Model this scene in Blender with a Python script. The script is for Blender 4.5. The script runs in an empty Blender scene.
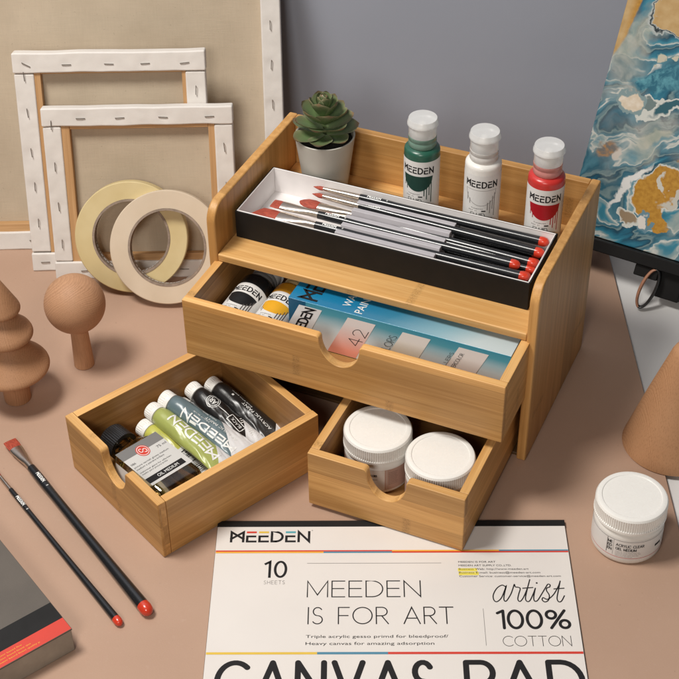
import bpy, bmesh, random
from math import *
from mathutils import Vector, Matrix, noise as mnoise

random.seed(7)
scene = bpy.context.scene
COL = scene.collection
PI = pi

# ------------------------------------------------------------------ frames
OX, OY, OROT = -.1133, 1.0426, -.4276          # organizer: front left corner on the table
LX, LY, LROT = -.1458, .813, .6849             # loose drawer: nearest corner on the table


def org(u, v, z=0.):
    c, s = cos(OROT), sin(OROT)
    return (OX + u * c - v * s, OY + u * s + v * c, z)


def ldr(u, v, z=0.):
    c, s = cos(LROT), sin(LROT)
    return (LX + u * c - v * s, LY + u * s + v * c, z)


# ------------------------------------------------------------------ materials
def srgb(r, g, b):
    f = lambda c: (c / 12.92 if c <= .04045 else ((c + .055) / 1.055) ** 2.4)
    return (f(r / 255.), f(g / 255.), f(b / 255.), 1.)


class NT:
    def __init__(self, name):
        self.m = bpy.data.materials.new(name)
        self.m.use_nodes = True
        self.t = self.m.node_tree
        self.t.nodes.clear()
        self.out = self.t.nodes.new('ShaderNodeOutputMaterial')
        self.b = self.t.nodes.new('ShaderNodeBsdfPrincipled')
        self.t.links.new(self.b.outputs[0], self.out.inputs[0])

    def n(self, typ, **kw):
        nd = self.t.nodes.new(typ)
        for k, v in kw.items():
            setattr(nd, k, v)
        return nd

    def set(self, sock, val):
        if hasattr(val, 'is_output'):
            self.t.links.new(val, sock)
        elif isinstance(val, (tuple, list)):
            if len(val) == 3 and sock.type == 'RGBA':
                val = (*val, 1)
            sock.default_value = val
        else:
            sock.default_value = val

    def math(self, op, a, b=None, c=None, clamp=False):
        nd = self.n('ShaderNodeMath', operation=op)
        nd.use_clamp = clamp
        self.set(nd.inputs[0], a)
        if b is not None: self.set(nd.inputs[1], b)
        if c is not None: self.set(nd.inputs[2], c)
        return nd.outputs[0]

    def vm(self, op, a, b=None, scale=None):
        nd = self.n('ShaderNodeVectorMath', operation=op)
        self.set(nd.inputs[0], a)
        if b is not None: self.set(nd.inputs[1], b)
        if scale is not None: self.set(nd.inputs[3], scale)
        return nd.outputs['Value'] if op in ('LENGTH', 'DISTANCE', 'DOT_PRODUCT') else nd.outputs[0]

    def mix(self, f, a, b, blend='MIX'):
        nd = self.n('ShaderNodeMix', data_type='RGBA', blend_type=blend)
        self.set(nd.inputs['Factor'], f)
        self.set(nd.inputs[6], a)
        self.set(nd.inputs[7], b)
        return nd.outputs[2]

    def noise(self, vec, scale, detail=3, rough=.5, dist=0., out=0):
        nd = self.n('ShaderNodeTexNoise')
        if vec is not None: self.set(nd.inputs['Vector'], vec)
        nd.inputs['Scale'].default_value = scale
        nd.inputs['Detail'].default_value = detail
        nd.inputs['Roughness'].default_value = rough
        nd.inputs['Distortion'].default_value = dist
        return nd.outputs[out]

    def white(self, w):
        nd = self.n('ShaderNodeTexWhiteNoise', noise_dimensions='1D')
        self.set(nd.inputs['W'], w)
        return nd.outputs[0]

    def mapr(self, v, a, b, c=0., d=1., smooth=False):
        nd = self.n('ShaderNodeMapRange')
        if smooth: nd.interpolation_type = 'SMOOTHSTEP'
        self.set(nd.inputs[0], v)
        for i, x in enumerate((a, b, c, d)): nd.inputs[i + 1].default_value = x
        return nd.outputs[0]

    def ramp(self, v, stops):
        nd = self.n('ShaderNodeValToRGB')
        self.set(nd.inputs[0], v)
        cr = nd.color_ramp
        while len(cr.elements) < len(stops): cr.elements.new(.5)
        for e, (p, c) in zip(cr.elements, stops):
            e.position = p
            e.color = c if len(c) == 4 else (*c, 1)
        return nd.outputs[0]

    def attr(self, name):
        return self.n('ShaderNodeAttribute', attribute_name=name).outputs['Vector']

    def objco(self):
        return self.n('ShaderNodeTexCoord').outputs['Object']

    def sep(self, v):
        nd = self.n('ShaderNodeSeparateXYZ')
        self.set(nd.inputs[0], v)
        return nd.outputs

    def comb(self, x, y, z):
        nd = self.n('ShaderNodeCombineXYZ')
        for i, a in enumerate((x, y, z)): self.set(nd.inputs[i], a)
        return nd.outputs[0]

    def bump(self, h, strength=.2, dist=.001):
        nd = self.n('ShaderNodeBump')
        nd.inputs['Strength'].default_value = strength
        nd.inputs['Distance'].default_value = dist
        self.set(nd.inputs['Height'], h)
        self.t.links.new(nd.outputs[0], self.b.inputs['Normal'])

    def p(self, **kw):
        names = dict(color='Base Color', rough='Roughness', metal='Metallic', trans='Transmission Weight', ior='IOR',
                     coat='Coat Weight', coatr='Coat Roughness', sss='Subsurface Weight', spec='Specular IOR Level', alpha='Alpha',
                     sheen='Sheen Weight')
        for k, v in kw.items(): self.set(self.b.inputs[names[k]], v)
        return self


def simple(name, col, rough=.5, var=.06, vscale=60., bump=0., bscale=800., **kw):
    """a plain surface with faint tonal mottling and optional fine bump"""
    k = NT(name)
    co = k.objco()
    f = k.noise(co, vscale, 4, .6)
    dark = tuple(c * (1 - var * 2) for c in col[:3])
    light = tuple(min(1, c * (1 + var)) for c in col[:3])
    k.p(color=k.mix(k.mapr(f, .3, .7), dark, light), rough=k.mapr(k.noise(co, vscale * 3, 2), .2, .8, rough * .88, min(1, rough * 1.12)), **kw)
    if bump: k.bump(k.noise(co, bscale, 3), bump, .0006)
    return k.m


def bamboo(name, a, b, c, strip=.021):
    """edge glued bamboo: lamellas along g.x, fibres, nodes"""
    k = NT(name)
    g = k.attr('g')
    s = k.sep(g)
    cell = k.math('FLOOR', k.math('DIVIDE', s[1], strip))
    cellz = k.math('FLOOR', k.math('DIVIDE', s[2], .03))
    cid = k.math('ADD', cell, k.math('MULTIPLY', cellz, 17.3))
    rnd = k.white(cid)
    rnd2 = k.white(k.math('ADD', cid, 71.7))
    sh = k.vm('ADD', g, k.comb(k.math('MULTIPLY', rnd, 3.), 0, 0))
    fine = k.noise(k.vm('MULTIPLY', sh, (14., 1500., 1500.)), 1., 4, .65)
    mid = k.noise(k.vm('MULTIPLY', sh, (5., 150., 150.)), 1., 4, .6, .4)
    broad = k.noise(k.vm('MULTIPLY', sh, (6., 22., 22.)), 1., 2, .5)
    col = k.mix(k.mapr(mid, .40, .62), a, b)
    col = k.mix(k.mapr(fine, .44, .72, 0, .5), col, c)
    tint = k.mapr(rnd2, 0, 1, .86, 1.12)
    col = k.mix(1., col, k.comb(tint, tint, tint), 'MULTIPLY')
    br = k.mapr(broad, .3, .7, .88, 1.08)
    col = k.mix(1., col, k.comb(br, br, br), 'MULTIPLY')
    # glue line between lamellas
    fr = k.math('FRACT', k.math('DIVIDE', s[1], strip))
    edge = k.math('LESS_THAN', fr, .022)
    col = k.mix(k.math('MULTIPLY', edge, .22), col, tuple(x * .5 for x in a[:3]))
    # nodes: a 7 mm mottled band here and there in some lamellas
    xn = k.math('FRACT', k.math('ADD', k.math('DIVIDE', s[0], .43), k.math('MULTIPLY', rnd2, 5.31)))
    band = k.math('MULTIPLY', k.mapr(xn, .0, .006, 0, 1, True), k.mapr(xn, .014, .022, 1, 0, True))
    dots = k.mapr(k.noise(k.vm('MULTIPLY', sh, (700., 900., 900.)), 1., 3, .7), .46, .62)
    col = k.mix(k.math('MULTIPLY', band, k.math('MULTIPLY_ADD', dots, .5, .12)), col, tuple(x * .42 for x in a[:3]))
    k.p(color=col, rough=k.mapr(fine, .3, .7, .36, .5), spec=.42)
    k.bump(k.math('ADD', fine, k.math('MULTIPLY', mid, .6)), .22, .00025)
    return k.m


M = {}
M['bamboo'] = bamboo('bamboo', (.50, .256, .078), (.63, .348, .120), (.37, .172, .044))
M['bamboo_light'] = bamboo('bamboo_edge', (.64, .342, .110), (.76, .45, .172), (.46, .215, .062), .011)
M['bamboo_shaded'] = bamboo('bamboo_shaded', (.085, .045, .018), (.12, .065, .026), (.05, .025, .01))  # same bamboo, compartment shade painted in as near-black colour
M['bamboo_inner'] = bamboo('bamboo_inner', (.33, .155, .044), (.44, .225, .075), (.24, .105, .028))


def beech(name, col1, col2, axis, freq, dist=1.0, fleck=True):
    k = NT(name)
    co = k.objco()
    w = k.vm('ADD', co, k.vm('SCALE', k.vm('SUBTRACT', k.noise(co, 14., 2, .5, out=1), (.5, .5, .5)), scale=.012 * dist))
    s = k.sep(k.vm('SUBTRACT', w, axis[0]))
    d = [s[i] for i in range(3) if i != axis[1]]
    rad = k.math('SQRT', k.math('ADD', k.math('POWER', d[0], 2.), k.math('POWER', d[1], 2.)))
    ring = k.math('FRACT', k.math('ADD', k.math('MULTIPLY', rad, freq), k.math('ADD', k.math('MULTIPLY', k.noise(k.comb(k.math('MULTIPLY', rad, 160.), 0, 0), 1., 2), 3.), k.math('MULTIPLY', k.noise(co, 120., 2), .5))))
    line = k.math('MULTIPLY', k.mapr(ring, .0, .75, 0, 1), k.mapr(ring, .85, 1., 1, 0))
    col = k.mix(k.math('MULTIPLY', line, k.mapr(k.noise(co, 25., 2), .3, .7, .08, .5)), col1, col2)
    sc = [1500.] * 3
    sc[axis[1]] = 90.
    fl = k.noise(k.vm('MULTIPLY', co, tuple(sc)), 1., 3, .6)
    col = k.mix(k.mapr(fl, .5, .72, 0, .35), col, tuple(c * .6 for c in col2[:3]))
    k.p(color=col, rough=.58, spec=.3)
    k.bump(fl, .12, .0002)
    return k.m


M['beech_ball'] = beech('beech_ball', (.52, .29, .165), (.25, .115, .055), ((.016, .0, .058), 1), 720., 1.0)
M['beech_stem'] = beech('beech_stem', (.50, .28, .155), (.36, .18, .09), ((.03, .02, 0), 2), 350., .8)
M['beech_tree'] = beech('beech_tree', (.46, .245, .13), (.24, .11, .05), ((.035, -.02, 0.), 2), 620., .35)
M['beech_cone'] = beech('beech_cone', (.48, .26, .135), (.27, .115, .045), ((.15, .02, 0.), 2), 1150., .05)

M['white_plastic'] = simple('white_plastic', (.80, .775, .73), .42, .02, 90, sss=.0, bump=.05, bscale=1500)
M['white_lid'] = simple('white_lid', (.85, .83, .79), .27, .012, 60)
M['frost'] = simple('frosted_plastic', (.80, .80, .79), .30, .01, 30, alpha=.66, coat=.5, coatr=.12)
M['label_white'] = simple('label_white', (.78, .765, .745), .45, .015, 70)
M['label_cream'] = simple('label_cream', (.72, .66, .60), .45, .015, 70)
M['label_pink'] = simple('label_pink', (.50, .33, .27), .45, .03, 70)
M['ink'] = simple('black_ink', (.016, .015, .016), .6, .0, spec=.2)
M['ink_soft'] = simple('soft_ink', (.10, .09, .085), .6, .0)
M['ink_grey'] = simple('grey_ink', (.28, .26, .25), .6, .0)
M['ink_white'] = simple('white_ink', (.80, .80, .78), .5, .0)
M['ink_red'] = simple('red_ink', (.62, .045, .025), .5, .02)
M['ink_yellow'] = simple('yellow_ink', (.72, .48, .06), .5, .02)
M['ink_orange'] = simple('orange_ink', (.80, .40, .04), .5, .02)
M['ink_blue'] = simple('blue_ink', (.07, .23, .34), .5, .02)
M['ink_teal'] = simple('teal_ink', (.08, .36, .42), .5, .02)
M['hilite'] = simple('highlighter_ink', (.80, .68, .10), .6, .02)
M['black_card'] = simple('black_card', (.012, .0115, .0115), .6, spec=.25, var=.1, vscale=30, bump=.05)
M['card_white'] = simple('white_card', (.84, .81, .80), .6, .03, 40, bump=.05)
M['black_lacquer'] = simple('black_lacquer', (.012, .013, .015), .26, .05, 60, coat=.35, coatr=.15)
M['black_matte'] = simple('black_matte', (.012, .012, .013), .5, .05, 60)
M['black_plastic'] = simple('black_plastic', (.016, .016, .017), .28, .05, 60, coat=.3)
M['red_tip'] = simple('red_tip', (.62, .045, .018), .28, .05, 60, coat=.4)
M['ferrule'] = simple('satin_ferrule', (.60, .53, .46), .3, .05, 120, metal=1.)
M['grey_tray'] = simple('grey_tray', (.45, .43, .455), .5, .03, 60)
M['steel'] = simple('staple_steel', (.36, .33, .30), .35, .1, 300, metal=.9)
M['copper'] = simple('copper_wood', (.42, .20, .12), .45, .12, 120)
M['pot'] = simple('pot_ceramic', (.53, .51, .45), .5, .03, 25, bump=.1, bscale=500)
M['soil'] = simple('dark_soil', (.02, .016, .012), .95, .4, 300, bump=1., bscale=900)


def bristle(name, c1, c2):
    k = NT(name)
    co = k.objco()
    f = k.noise(k.vm('MULTIPLY', co, (40., 2200., 2200.)), 1., 4, .7)
    k.p(color=k.mix(k.mapr(f, .36, .64), c1, c2), rough=.45)
    k.bump(f, .9, .0006)
    return k.m


M['bristle'] = bristle('red_bristle', (.20, .018, .012), (.62, .115, .06))

k = NT('bare_pine')
g = k.attr('g')
f = k.noise(k.vm('MULTIPLY', g, (8., 260., 260.)), 1., 4, .6, .3)
k.p(color=k.mix(k.mapr(f, .3, .7), (.44, .235, .095), (.60, .36, .17)), rough=.6)
k.bump(f, .2, .0003)
M['pine'] = k.m


def cloth(name, c1, c2, weave=1700., blot=14., bs=.35):
    k = NT(name)
    co = k.objco()
    s = k.sep(co)
    wx = k.math('SINE', k.math('MULTIPLY', s[0], weave * 3.2))
    wy = k.math('SINE', k.math('MULTIPLY', s[1], weave * 3.2))
    wv = k.math('MULTIPLY', wx, wy)
    th = k.noise(k.vm('MULTIPLY', co, (900., 60., 60.)), 1., 3, .6)
    th2 = k.noise(k.vm('MULTIPLY', co, (60., 900., 60.)), 1., 3, .6)
    bl = k.noise(co, blot, 4, .55)
    col = k.mix(k.mapr(bl, .3, .7), c1, c2)
    t = k.mapr(k.math('ADD', th, th2), .7, 1.3, .96, 1.03)
    col = k.mix(1., col, k.comb(t, t, t), 'MULTIPLY')
    sp = k.mapr(k.noise(co, 420., 1), .74, .78, 0, .3)
    col = k.mix(sp, col, tuple(x * .45 for x in c1))
    k.p(color=col, rough=.85, spec=.15)
    k.bump(k.math('ADD', k.math('ADD', th, th2), k.math('MULTIPLY', wv, .3)), bs, .0004)
    return k.m


M['linen'] = cloth('raw_linen', (.47, .385, .285), (.56, .465, .35))
M['gesso'] = simple('primed_cloth', (.74, .70, .66), .7, .03, 45, bump=.12, bscale=1500)

k = NT('masking_tape_yellow')
co = k.objco()
s = k.sep(co)
rad = k.math('SQRT', k.math('ADD', k.math('POWER', s[0], 2.), k.math('POWER', s[1], 2.)))
rg = k.noise(k.comb(k.math('MULTIPLY', rad, 2500.), 0, 0), 1., 2)
k.p(color=k.mix(k.mapr(k.noise(co, 26., 3), .35, .65), (.60, .475, .235), (.67, .55, .30)), rough=.6)
k.set(k.b.inputs['Base Color'], k.mix(k.mapr(rg, .3, .7, .0, .12), k.b.inputs['Base Color'].links[0].from_socket, (.42, .32, .15)))
k.bump(rg, .15, .0002)
M['tape_yellow'] = k.m
k = NT('masking_tape_cream')
co = k.objco()
s = k.sep(co)
rad = k.math('SQRT', k.math('ADD', k.math('POWER', s[0], 2.), k.math('POWER', s[1], 2.)))
rg = k.noise(k.comb(k.math('MULTIPLY', rad, 2500.), 0, 0), 1., 2)
k.p(color=k.mix(k.mapr(rg, .3, .7, .0, .2), k.mix(k.mapr(k.noise(co, 22., 3), .35, .65), (.60, .49, .36), (.66, .55, .42)), (.46, .36, .25)), rough=.6)
k.bump(rg, .15, .0002)
M['tape_cream'] = k.m
M['tape_core'] = simple('tape_core', (.30, .23, .18), .75, .15, 200, bump=.3)

# table sheet
k = NT('tan_sheet')
co = k.objco()
c = k.mix(k.mapr(k.noise(co, 5., 4, .55), .3, .7), (.43, .278, .198), (.485, .320, .232))
c = k.mix(k.mapr(k.noise(co, 300., 2), .6, .75, 0, .10), c, (.55, .42, .33))
k.p(color=c, rough=.62, spec=.3)
fib = k.noise(k.vm('MULTIPLY', co, (1., 1., 1.)), 1900., 3, .7)
c = k.mix(k.mapr(fib, .35, .65, 0, .16), c, (.30, .19, .135))
c = k.mix(k.mapr(k.noise(co, 90., 5, .7), .66, .74, 0, .16), c, (.60, .47, .38))
c = k.mix(k.mapr(k.noise(k.vm('ADD', co, (3., 7., 0.)), 260., 2), .735, .77, 0, .35), c, (.22, .14, .10))
k.set(k.b.inputs['Base Color'], c)
k.bump(k.math('ADD', k.noise(co, 700., 3), fib), .14, .0004)
M['tan_sheet'] = k.m
k = NT('pale_tabletop')
co = k.objco()
k.p(color=k.mix(k.mapr(k.noise(co, 6., 4, .55), .3, .7), (.72, .71, .70), (.80, .79, .78)), rough=.45)
M['tabletop'] = k.m
k = NT('grey_wall')
co = k.objco()
c = k.mix(k.mapr(k.noise(co, 2.2, 4, .55), .3, .7), (.385, .412, .485), (.445, .472, .548))
k.p(color=c, rough=.85, spec=.2)
k.bump(k.noise(co, 160., 3, .5), .06, .001)
M['wall'] = k.m

# ------------------------------------------------------------------ mesh builder
class MB:
    def __init__(self):
        self.v, self.f, self.mi, self.g, self.mats, self.xtra = [], [], [], [], [], []

    def m(self, mat):
        mat = M[mat] if isinstance(mat, str) else mat
        if mat not in self.mats: self.mats.append(mat)
        return self.mats.index(mat)

    def add(self, vs, fs, mat, g=None, T=None, grain=0, off=None, x=None):
        b = len(self.v)
        i = self.m(mat)
        off = off if off is not None else (random.random() * 3, random.random() * .4, random.random() * .4)
        for n_, p in enumerate(vs):
            gg = (p[grain], p[(grain + 1) % 3], p[(grain + 2) % 3]) if g is None else g[n_]
            if grain == 0 and g is None: gg = (p[0], p[2], p[1])
            self.g.append((gg[0] + off[0], gg[1] + off[1], gg[2] + off[2]))
            self.v.append(tuple(T(p)) if T else tuple(p))
            self.xtra.append(x[n_] if x else (0, 0, 0))
        for f in fs:
            self.f.append([b + a for a in f])
            self.mi.append(i)
        return self

    def box(self, x0, y0, z0, x1, y1, z1, mat, **kw):
        vs = [(x, y, z) for x in (x0, x1) for y in (y0, y1) for z in (z0, z1)]
        fs = [(0, 1, 3, 2), (4, 6, 7, 5), (0, 4, 5, 1), (2, 3, 7, 6), (0, 2, 6, 4), (1, 5, 7, 3)]
        return self.add(vs, fs, mat, **kw)

    def prism(self, poly, a, b, mat, plane='xz', **kw):
        """polygon in a plane extruded from a to b along the third axis"""
        n = len(poly)
        mk = {'xz': lambda p, d: (p[0], d, p[1]), 'yz': lambda p, d: (d, p[0], p[1]), 'xy': lambda p, d: (p[0], p[1], d)}[plane]
        vs = [mk(p, a) for p in poly] + [mk(p, b) for p in poly]
        fs = [list(range(n)), list(range(2 * n - 1, n - 1, -1))]
        fs += [(i, (i + 1) % n, n + (i + 1) % n, n + i) for i in range(n)]
        return self.add(vs, fs, mat, **kw)

    def lathe(self, prof, mat, n=64, cap=True, **kw):
        vs, fs = [], []
        for r, z in prof:
            for i in range(n):
                t = 2 * PI * i / n
                vs.append((r * cos(t), r * sin(t), z))
        for j in range(len(prof) - 1):
            for i in range(n):
                fs.append((j * n + i, j * n + (i + 1) % n, (j + 1) * n + (i + 1) % n, (j + 1) * n + i))
        if cap:
            if prof[0][0] > 1e-7: fs.append([i for i in range(n)][::-1])
            if prof[-1][0] > 1e-7: fs.append([(len(prof) - 1) * n + i for i in range(n)])
        return self.add(vs, fs, mat, **kw)

    def grid(self, fn, nu, nv, mat, closed=False, x=None, **kw):
        vs, fs, xs = [], [], []
        for j in range(nv + 1):
            for i in range(nu + (0 if closed else 1)):
                vs.append(fn(i / nu, j / nv))
                if x: xs.append(x(i / nu, j / nv))
        w = nu if closed else nu + 1
        for j in range(nv):
            for i in range(nu):
                fs.append((j * w + i, j * w + (i + 1) % w, (j + 1) * w + (i + 1) % w, (j + 1) * w + i))
        return self.add(vs, fs, mat, x=xs or None, **kw)

    def build(self, name, parent=None, loc=(0, 0, 0), rot=(0, 0, 0), bevel=0., seg=2, smooth=35, merge=True, recalc=True):
        me = bpy.data.meshes.new(name)
        me.from_pydata(self.v, [], self.f)
        for m_ in self.mats: me.materials.append(m_)
        me.polygons.foreach_set('material_index', self.mi)
        a = me.attributes.new('g', 'FLOAT_VECTOR', 'POINT')
        a.data.foreach_set('vector', [c for p in self.g for c in p])
        if any(any(p) for p in self.xtra):
            a = me.attributes.new('t', 'FLOAT_VECTOR', 'POINT')
            a.data.foreach_set('vector', [c for p in self.xtra for c in p])
        bm = bmesh.new()
        bm.from_mesh(me)
        if merge: bmesh.ops.remove_doubles(bm, verts=bm.verts, dist=1e-6)
        if recalc: bmesh.ops.recalc_face_normals(bm, faces=bm.faces)
        bm.to_mesh(me)
        bm.free()
        if smooth:
            me.polygons.foreach_set('use_smooth', [True] * len(me.polygons))
            me.set_sharp_from_angle(angle=radians(smooth))
        o = bpy.data.objects.new(name, me)
        COL.objects.link(o)
        o.location, o.rotation_euler = loc, rot
        if parent: o.parent = parent
        if bevel:
            md = o.modifiers.new('bevel', 'BEVEL')
            md.width, md.segments, md.limit_method, md.angle_limit = bevel, seg, 'ANGLE', radians(50)
            md.harden_normals = True
        return o


def thing(name, label, cat, loc=(0, 0, 0), rz=0., group=None, rot=None):
    o = bpy.data.objects.new(name, None)
    o.empty_display_size = .02
    COL.objects.link(o)
    o.location = loc
    o.rotation_euler = rot if rot else (0, 0, rz)
    tag(o, label, cat, group)
    return o


def tag(o, label=None, cat=None, group=None, kind=None):
    for k_, v_ in (('label', label), ('category', cat), ('group', group), ('kind', kind)):
        if v_: o[k_] = v_
    return o


# ------------------------------------------------------------------ lettering (stroke alphabet)
def arc(cx, cy, rx, ry, a0, a1, n=14):
    return [(cx + rx * cos(radians(a0 + (a1 - a0) * i / n)), cy + ry * sin(radians(a0 + (a1 - a0) * i / n))) for i in range(n + 1)]


G = {
    'M': (.92, [[(0, 0), (0, 1), (.46, .12), (.92, 1), (.92, 0)]]),
    'E': (.58, [[(.58, 1), (0, 1), (0, 0), (.58, 0)], [(0, .52), (.54, .52)]]),
    'D': (.76, [[(.3, 0), (0, 0), (0, 1), (.3, 1)] + arc(.28, .5, .48, .5, 88, -90)]),
    'N': (.74, [[(0, 0), (0, 1), (.74, 0), (.74, 1)]]),
    'I': (.0, [[(0, 0), (0, 1)]]),
    'S': (.52, [arc(.27, .75, .23, .25, 30, 270, 14) + arc(.26, .25, .26, .25, 88, -150, 14)]),
    'F': (.54, [[(0, 0), (0, 1), (.56, 1)], [(0, .5), (.5, .5)]]),
    'O': (1.0, [arc(.5, .5, .5, .5, 0, 360, 36)]),
    'R': (.6, [[(0, 0), (0, 1), (.3, 1)] + arc(.3, .74, .27, .26, 88, -90) + [(0, .48)], [(.28, .48), (.62, 0)]]),
    'A': (.84, [[(0, 0), (.42, 1), (.84, 0)], [(.15, .33), (.69, .33)]]),
    'T': (.7, [[(0, 1), (.7, 1)], [(.35, 1), (.35, 0)]]),
    'C': (.84, [arc(.5, .5, .5, .5, 48, 312, 28)]),
    'V': (.8, [[(0, 1), (.4, 0), (.8, 1)]]),
    'P': (.6, [[(0, 0), (0, 1), (.34, 1)] + arc(.34, .72, .28, .28, 88, -90) + [(0, .44)]]),
    'L': (.48, [[(0, 1), (0, 0), (.48, 0)]]),
    'U': (.68, [[(0, 1), (0, .34)] + arc(.34, .34, .34, .34, 180, 360) + [(.68, 1)]]),
    'H': (.7, [[(0, 0), (0, 1)], [(.7, 0), (.7, 1)], [(0, .5), (.7, .5)]]),
    'W': (1.2, [[(0, 1), (.3, 0), (.6, .95), (.9, 0), (1.2, 1)]]),
    'G': (.9, [arc(.5, .5, .5, .5, 48, 360, 28) + [(.6, .5)]]),
    'Y': (.7, [[(0, 1), (.35, .48), (.7, 1)], [(.35, .48), (.35, 0)]]),
    'X': (.6, [[(0, 0), (.6, 1)], [(0, 1), (.6, 0)]]),
    '1': (.24, [[(0, .86), (.24, 1), (.24, 0)]]),
    '0': (.6, [arc(.3, .5, .3, .5, 0, 360, 32)]),
    '2': (.56, [arc(.28, .72, .27, .28, 165, -30, 12) + [(.0, 0), (.58, 0)]]),
    '4': (.62, [[(.46, 0), (.46, 1), (0, .3), (.64, .3)]]),
    '%': (.98, [arc(.22, .76, .2, .22, 0, 360, 20), arc(.76, .22, .2, .22, 0, 360, 20), [(.8, 1), (.18, 0)]]),
    # logo letters: bow tie M and E without its top bar
    'm': (.86, [[(0, 0), (0, 1), (.86, .28)], [(.86, 0), (.86, 1), (0, .28)]]),
    'e': (.6, [[(.6, 0), (0, 0), (0, .54), (.56, .54)]]),
    ' ': (.4, []),
}


def layout(text, gap=.22):
    x, out, ebars = 0., [], []
    for ch in text:
        w, pl = G[ch]
        for p in pl: out.append([(x + a, b) for a, b in p])
        if ch == 'e': ebars.append((x, w))
        x += w + gap
    return out, x - gap, ebars


def ribbon(mb, pts, w, fn, mat, lift=0., step=.0006, square=True):
    """strip of width w along pts (flat coords) mapped by fn(x, y, lift)"""
    q = [pts[0]]
    for a, b in zip(pts, pts[1:]):
        L = hypot(b[0] - a[0], b[1] - a[1])
        if L < 1e-9: continue
        n = max(1, int(ceil(L / step)))
        for i in range(1, n + 1): q.append((a[0] + (b[0] - a[0]) * i / n, a[1] + (b[1] - a[1]) * i / n))
    if len(q) < 2: return
    closed = hypot(q[0][0] - q[-1][0], q[0][1] - q[-1][1]) < 1e-7
    if not closed and square:
        for e, i in ((0, 1), (-1, -2)):
            dx, dy = q[e][0] - q[i][0], q[e][1] - q[i][1]
            L = hypot(dx, dy)
            q[e] = (q[e][0] + dx / L * w * .45, q[e][1] + dy / L * w * .45)
    L, R = [], []
    for i, p in enumerate(q):
        a = q[i - 1] if i else (q[-2] if closed else None)
        b = q[i + 1] if i < len(q) - 1 else (q[1] if closed else None)
        d1 = Vector((p[0] - a[0], p[1] - a[1])).normalized() if a else None
        d2 = Vector((b[0] - p[0], b[1] - p[1])).normalized() if b else None
        d1, d2 = d1 or d2, d2 or d1
        t = (d1 + d2)
        t = t.normalized() if t.length > 1e-4 else d1
        nrm = Vector((-t.y, t.x))
        k_ = w * .5 / max(.35, nrm.dot(Vector((-d1.y, d1.x))))
        L.append((p[0] + nrm.x * k_, p[1] + nrm.y * k_))
        R.append((p[0] - nrm.x * k_, p[1] - nrm.y * k_))
    vs = [fn(x, y, lift) for x, y in L] + [fn(x, y, lift) for x, y in R]
    n = len(q)
    fs = [(i, n + i, n + i + 1, i + 1) for i in range(n - 1)]
    mb.add(vs, fs, mat)


def disc(mb, c, r, fn, mat, lift, n=14):
    mb.add([fn(c[0], c[1], lift)] + [fn(c[0] + r * cos(2 * PI * i / n), c[1] + r * sin(2 * PI * i / n), lift) for i in range(n)],
           [(0, 1 + i, 1 + (i + 1) % n) for i in range(n)], mat)


def split_corners(q, lim=25.):
    out, cur = [], [q[0]]
    for i in range(1, len(q)):
        cur.append(q[i])
        if i < len(q) - 1:
            a = Vector((q[i][0] - q[i - 1][0], q[i][1] - q[i - 1][1]))
            b = Vector((q[i + 1][0] - q[i][0], q[i + 1][1] - q[i][1]))
            if a.length > 1e-9 and b.length > 1e-9 and degrees(a.angle(b)) > lim:
                out.append(cur)
                cur = [q[i]]
    out.append(cur)
    return out


def write(mb, text, x, y, w, h, sw, fn, mat='ink', gap=.22, lift=0., bars=None, round_=False, slant=0., step=.0006):
    """stroke text filling the box x,y,w,h ; bars = materials of the detached top bars of logo E's"""
    pl, tw, eb = layout(text, gap)
    tr = lambda p: (x + p[0] / tw * w + p[1] * h * slant, y + p[1] * h)
    for i, p in enumerate(pl):
        q = [tr(a) for a in p]
        if round_:
            for j, sq_ in enumerate(split_corners(q)):
                lf = lift + i * 1.5e-5 + j * 6e-6
                ribbon(mb, sq_, sw, fn, mat, lf, 1., False)
                for m_, e in enumerate((sq_[0], sq_[-1])): disc(mb, e, sw * .5, fn, mat, lf + (m_ + 1) * 2e-6, 20)
        else: ribbon(mb, q, sw, fn, mat, lift + i * 1.2e-5, step)
    for (ex, ew), bm_ in zip(eb, bars or [mat] * 9):
        ribbon(mb, [tr((ex + .02, 1.0 - sw / h * .1)), tr((ex + ew - .02, 1.0 - sw / h * .1))], sw, fn, bm_, lift)


def bars_patch(mb, x0, y0, x1, y1, fn, mat, lift=0., nx=1, ny=1):
    vs = [fn(x0 + (x1 - x0) * i / nx, y0 + (y1 - y0) * j / ny, lift) for j in range(ny + 1) for i in range(nx + 1)]
    fs = [(j * (nx + 1) + i, j * (nx + 1) + i + 1, (j + 1) * (nx + 1) + i + 1, (j + 1) * (nx + 1) + i) for j in range(ny) for i in range(nx)]
    mb.add(vs, fs, mat)


_fcache = {}


def bfont(text):
    if text not in _fcache:
        cu = bpy.data.curves.new('t', 'FONT')
        cu.body = text
        cu.resolution_u = 3
        o = bpy.data.objects.new('t', cu)
        COL.objects.link(o)
        dg = bpy.context.evaluated_depsgraph_get()
        me = bpy.data.meshes.new_from_object(o.evaluated_get(dg))
        vs = [(v.co.x, v.co.y) for v in me.vertices]
        fs = [list(p.vertices) for p in me.polygons]
        bpy.data.objects.remove(o)
        bpy.data.curves.remove(cu)
        bpy.data.meshes.remove(me)
        _fcache[text] = (vs, fs)
    return _fcache[text]


def small(mb, text, x, y, w, h, fn, mat='ink', lift=0.):
    """built in outline font squeezed to width w, cap height h"""
    vs, fs = bfont(text)
    if not vs: return
    x0, x1 = min(v[0] for v in vs), max(v[0] for v in vs)
    mb.add([fn(x + (a - x0) / (x1 - x0) * w, y + b / .72 * h, lift) for a, b in vs], fs, mat)


FLAT = dict(smooth=0, merge=False, recalc=False)

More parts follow.
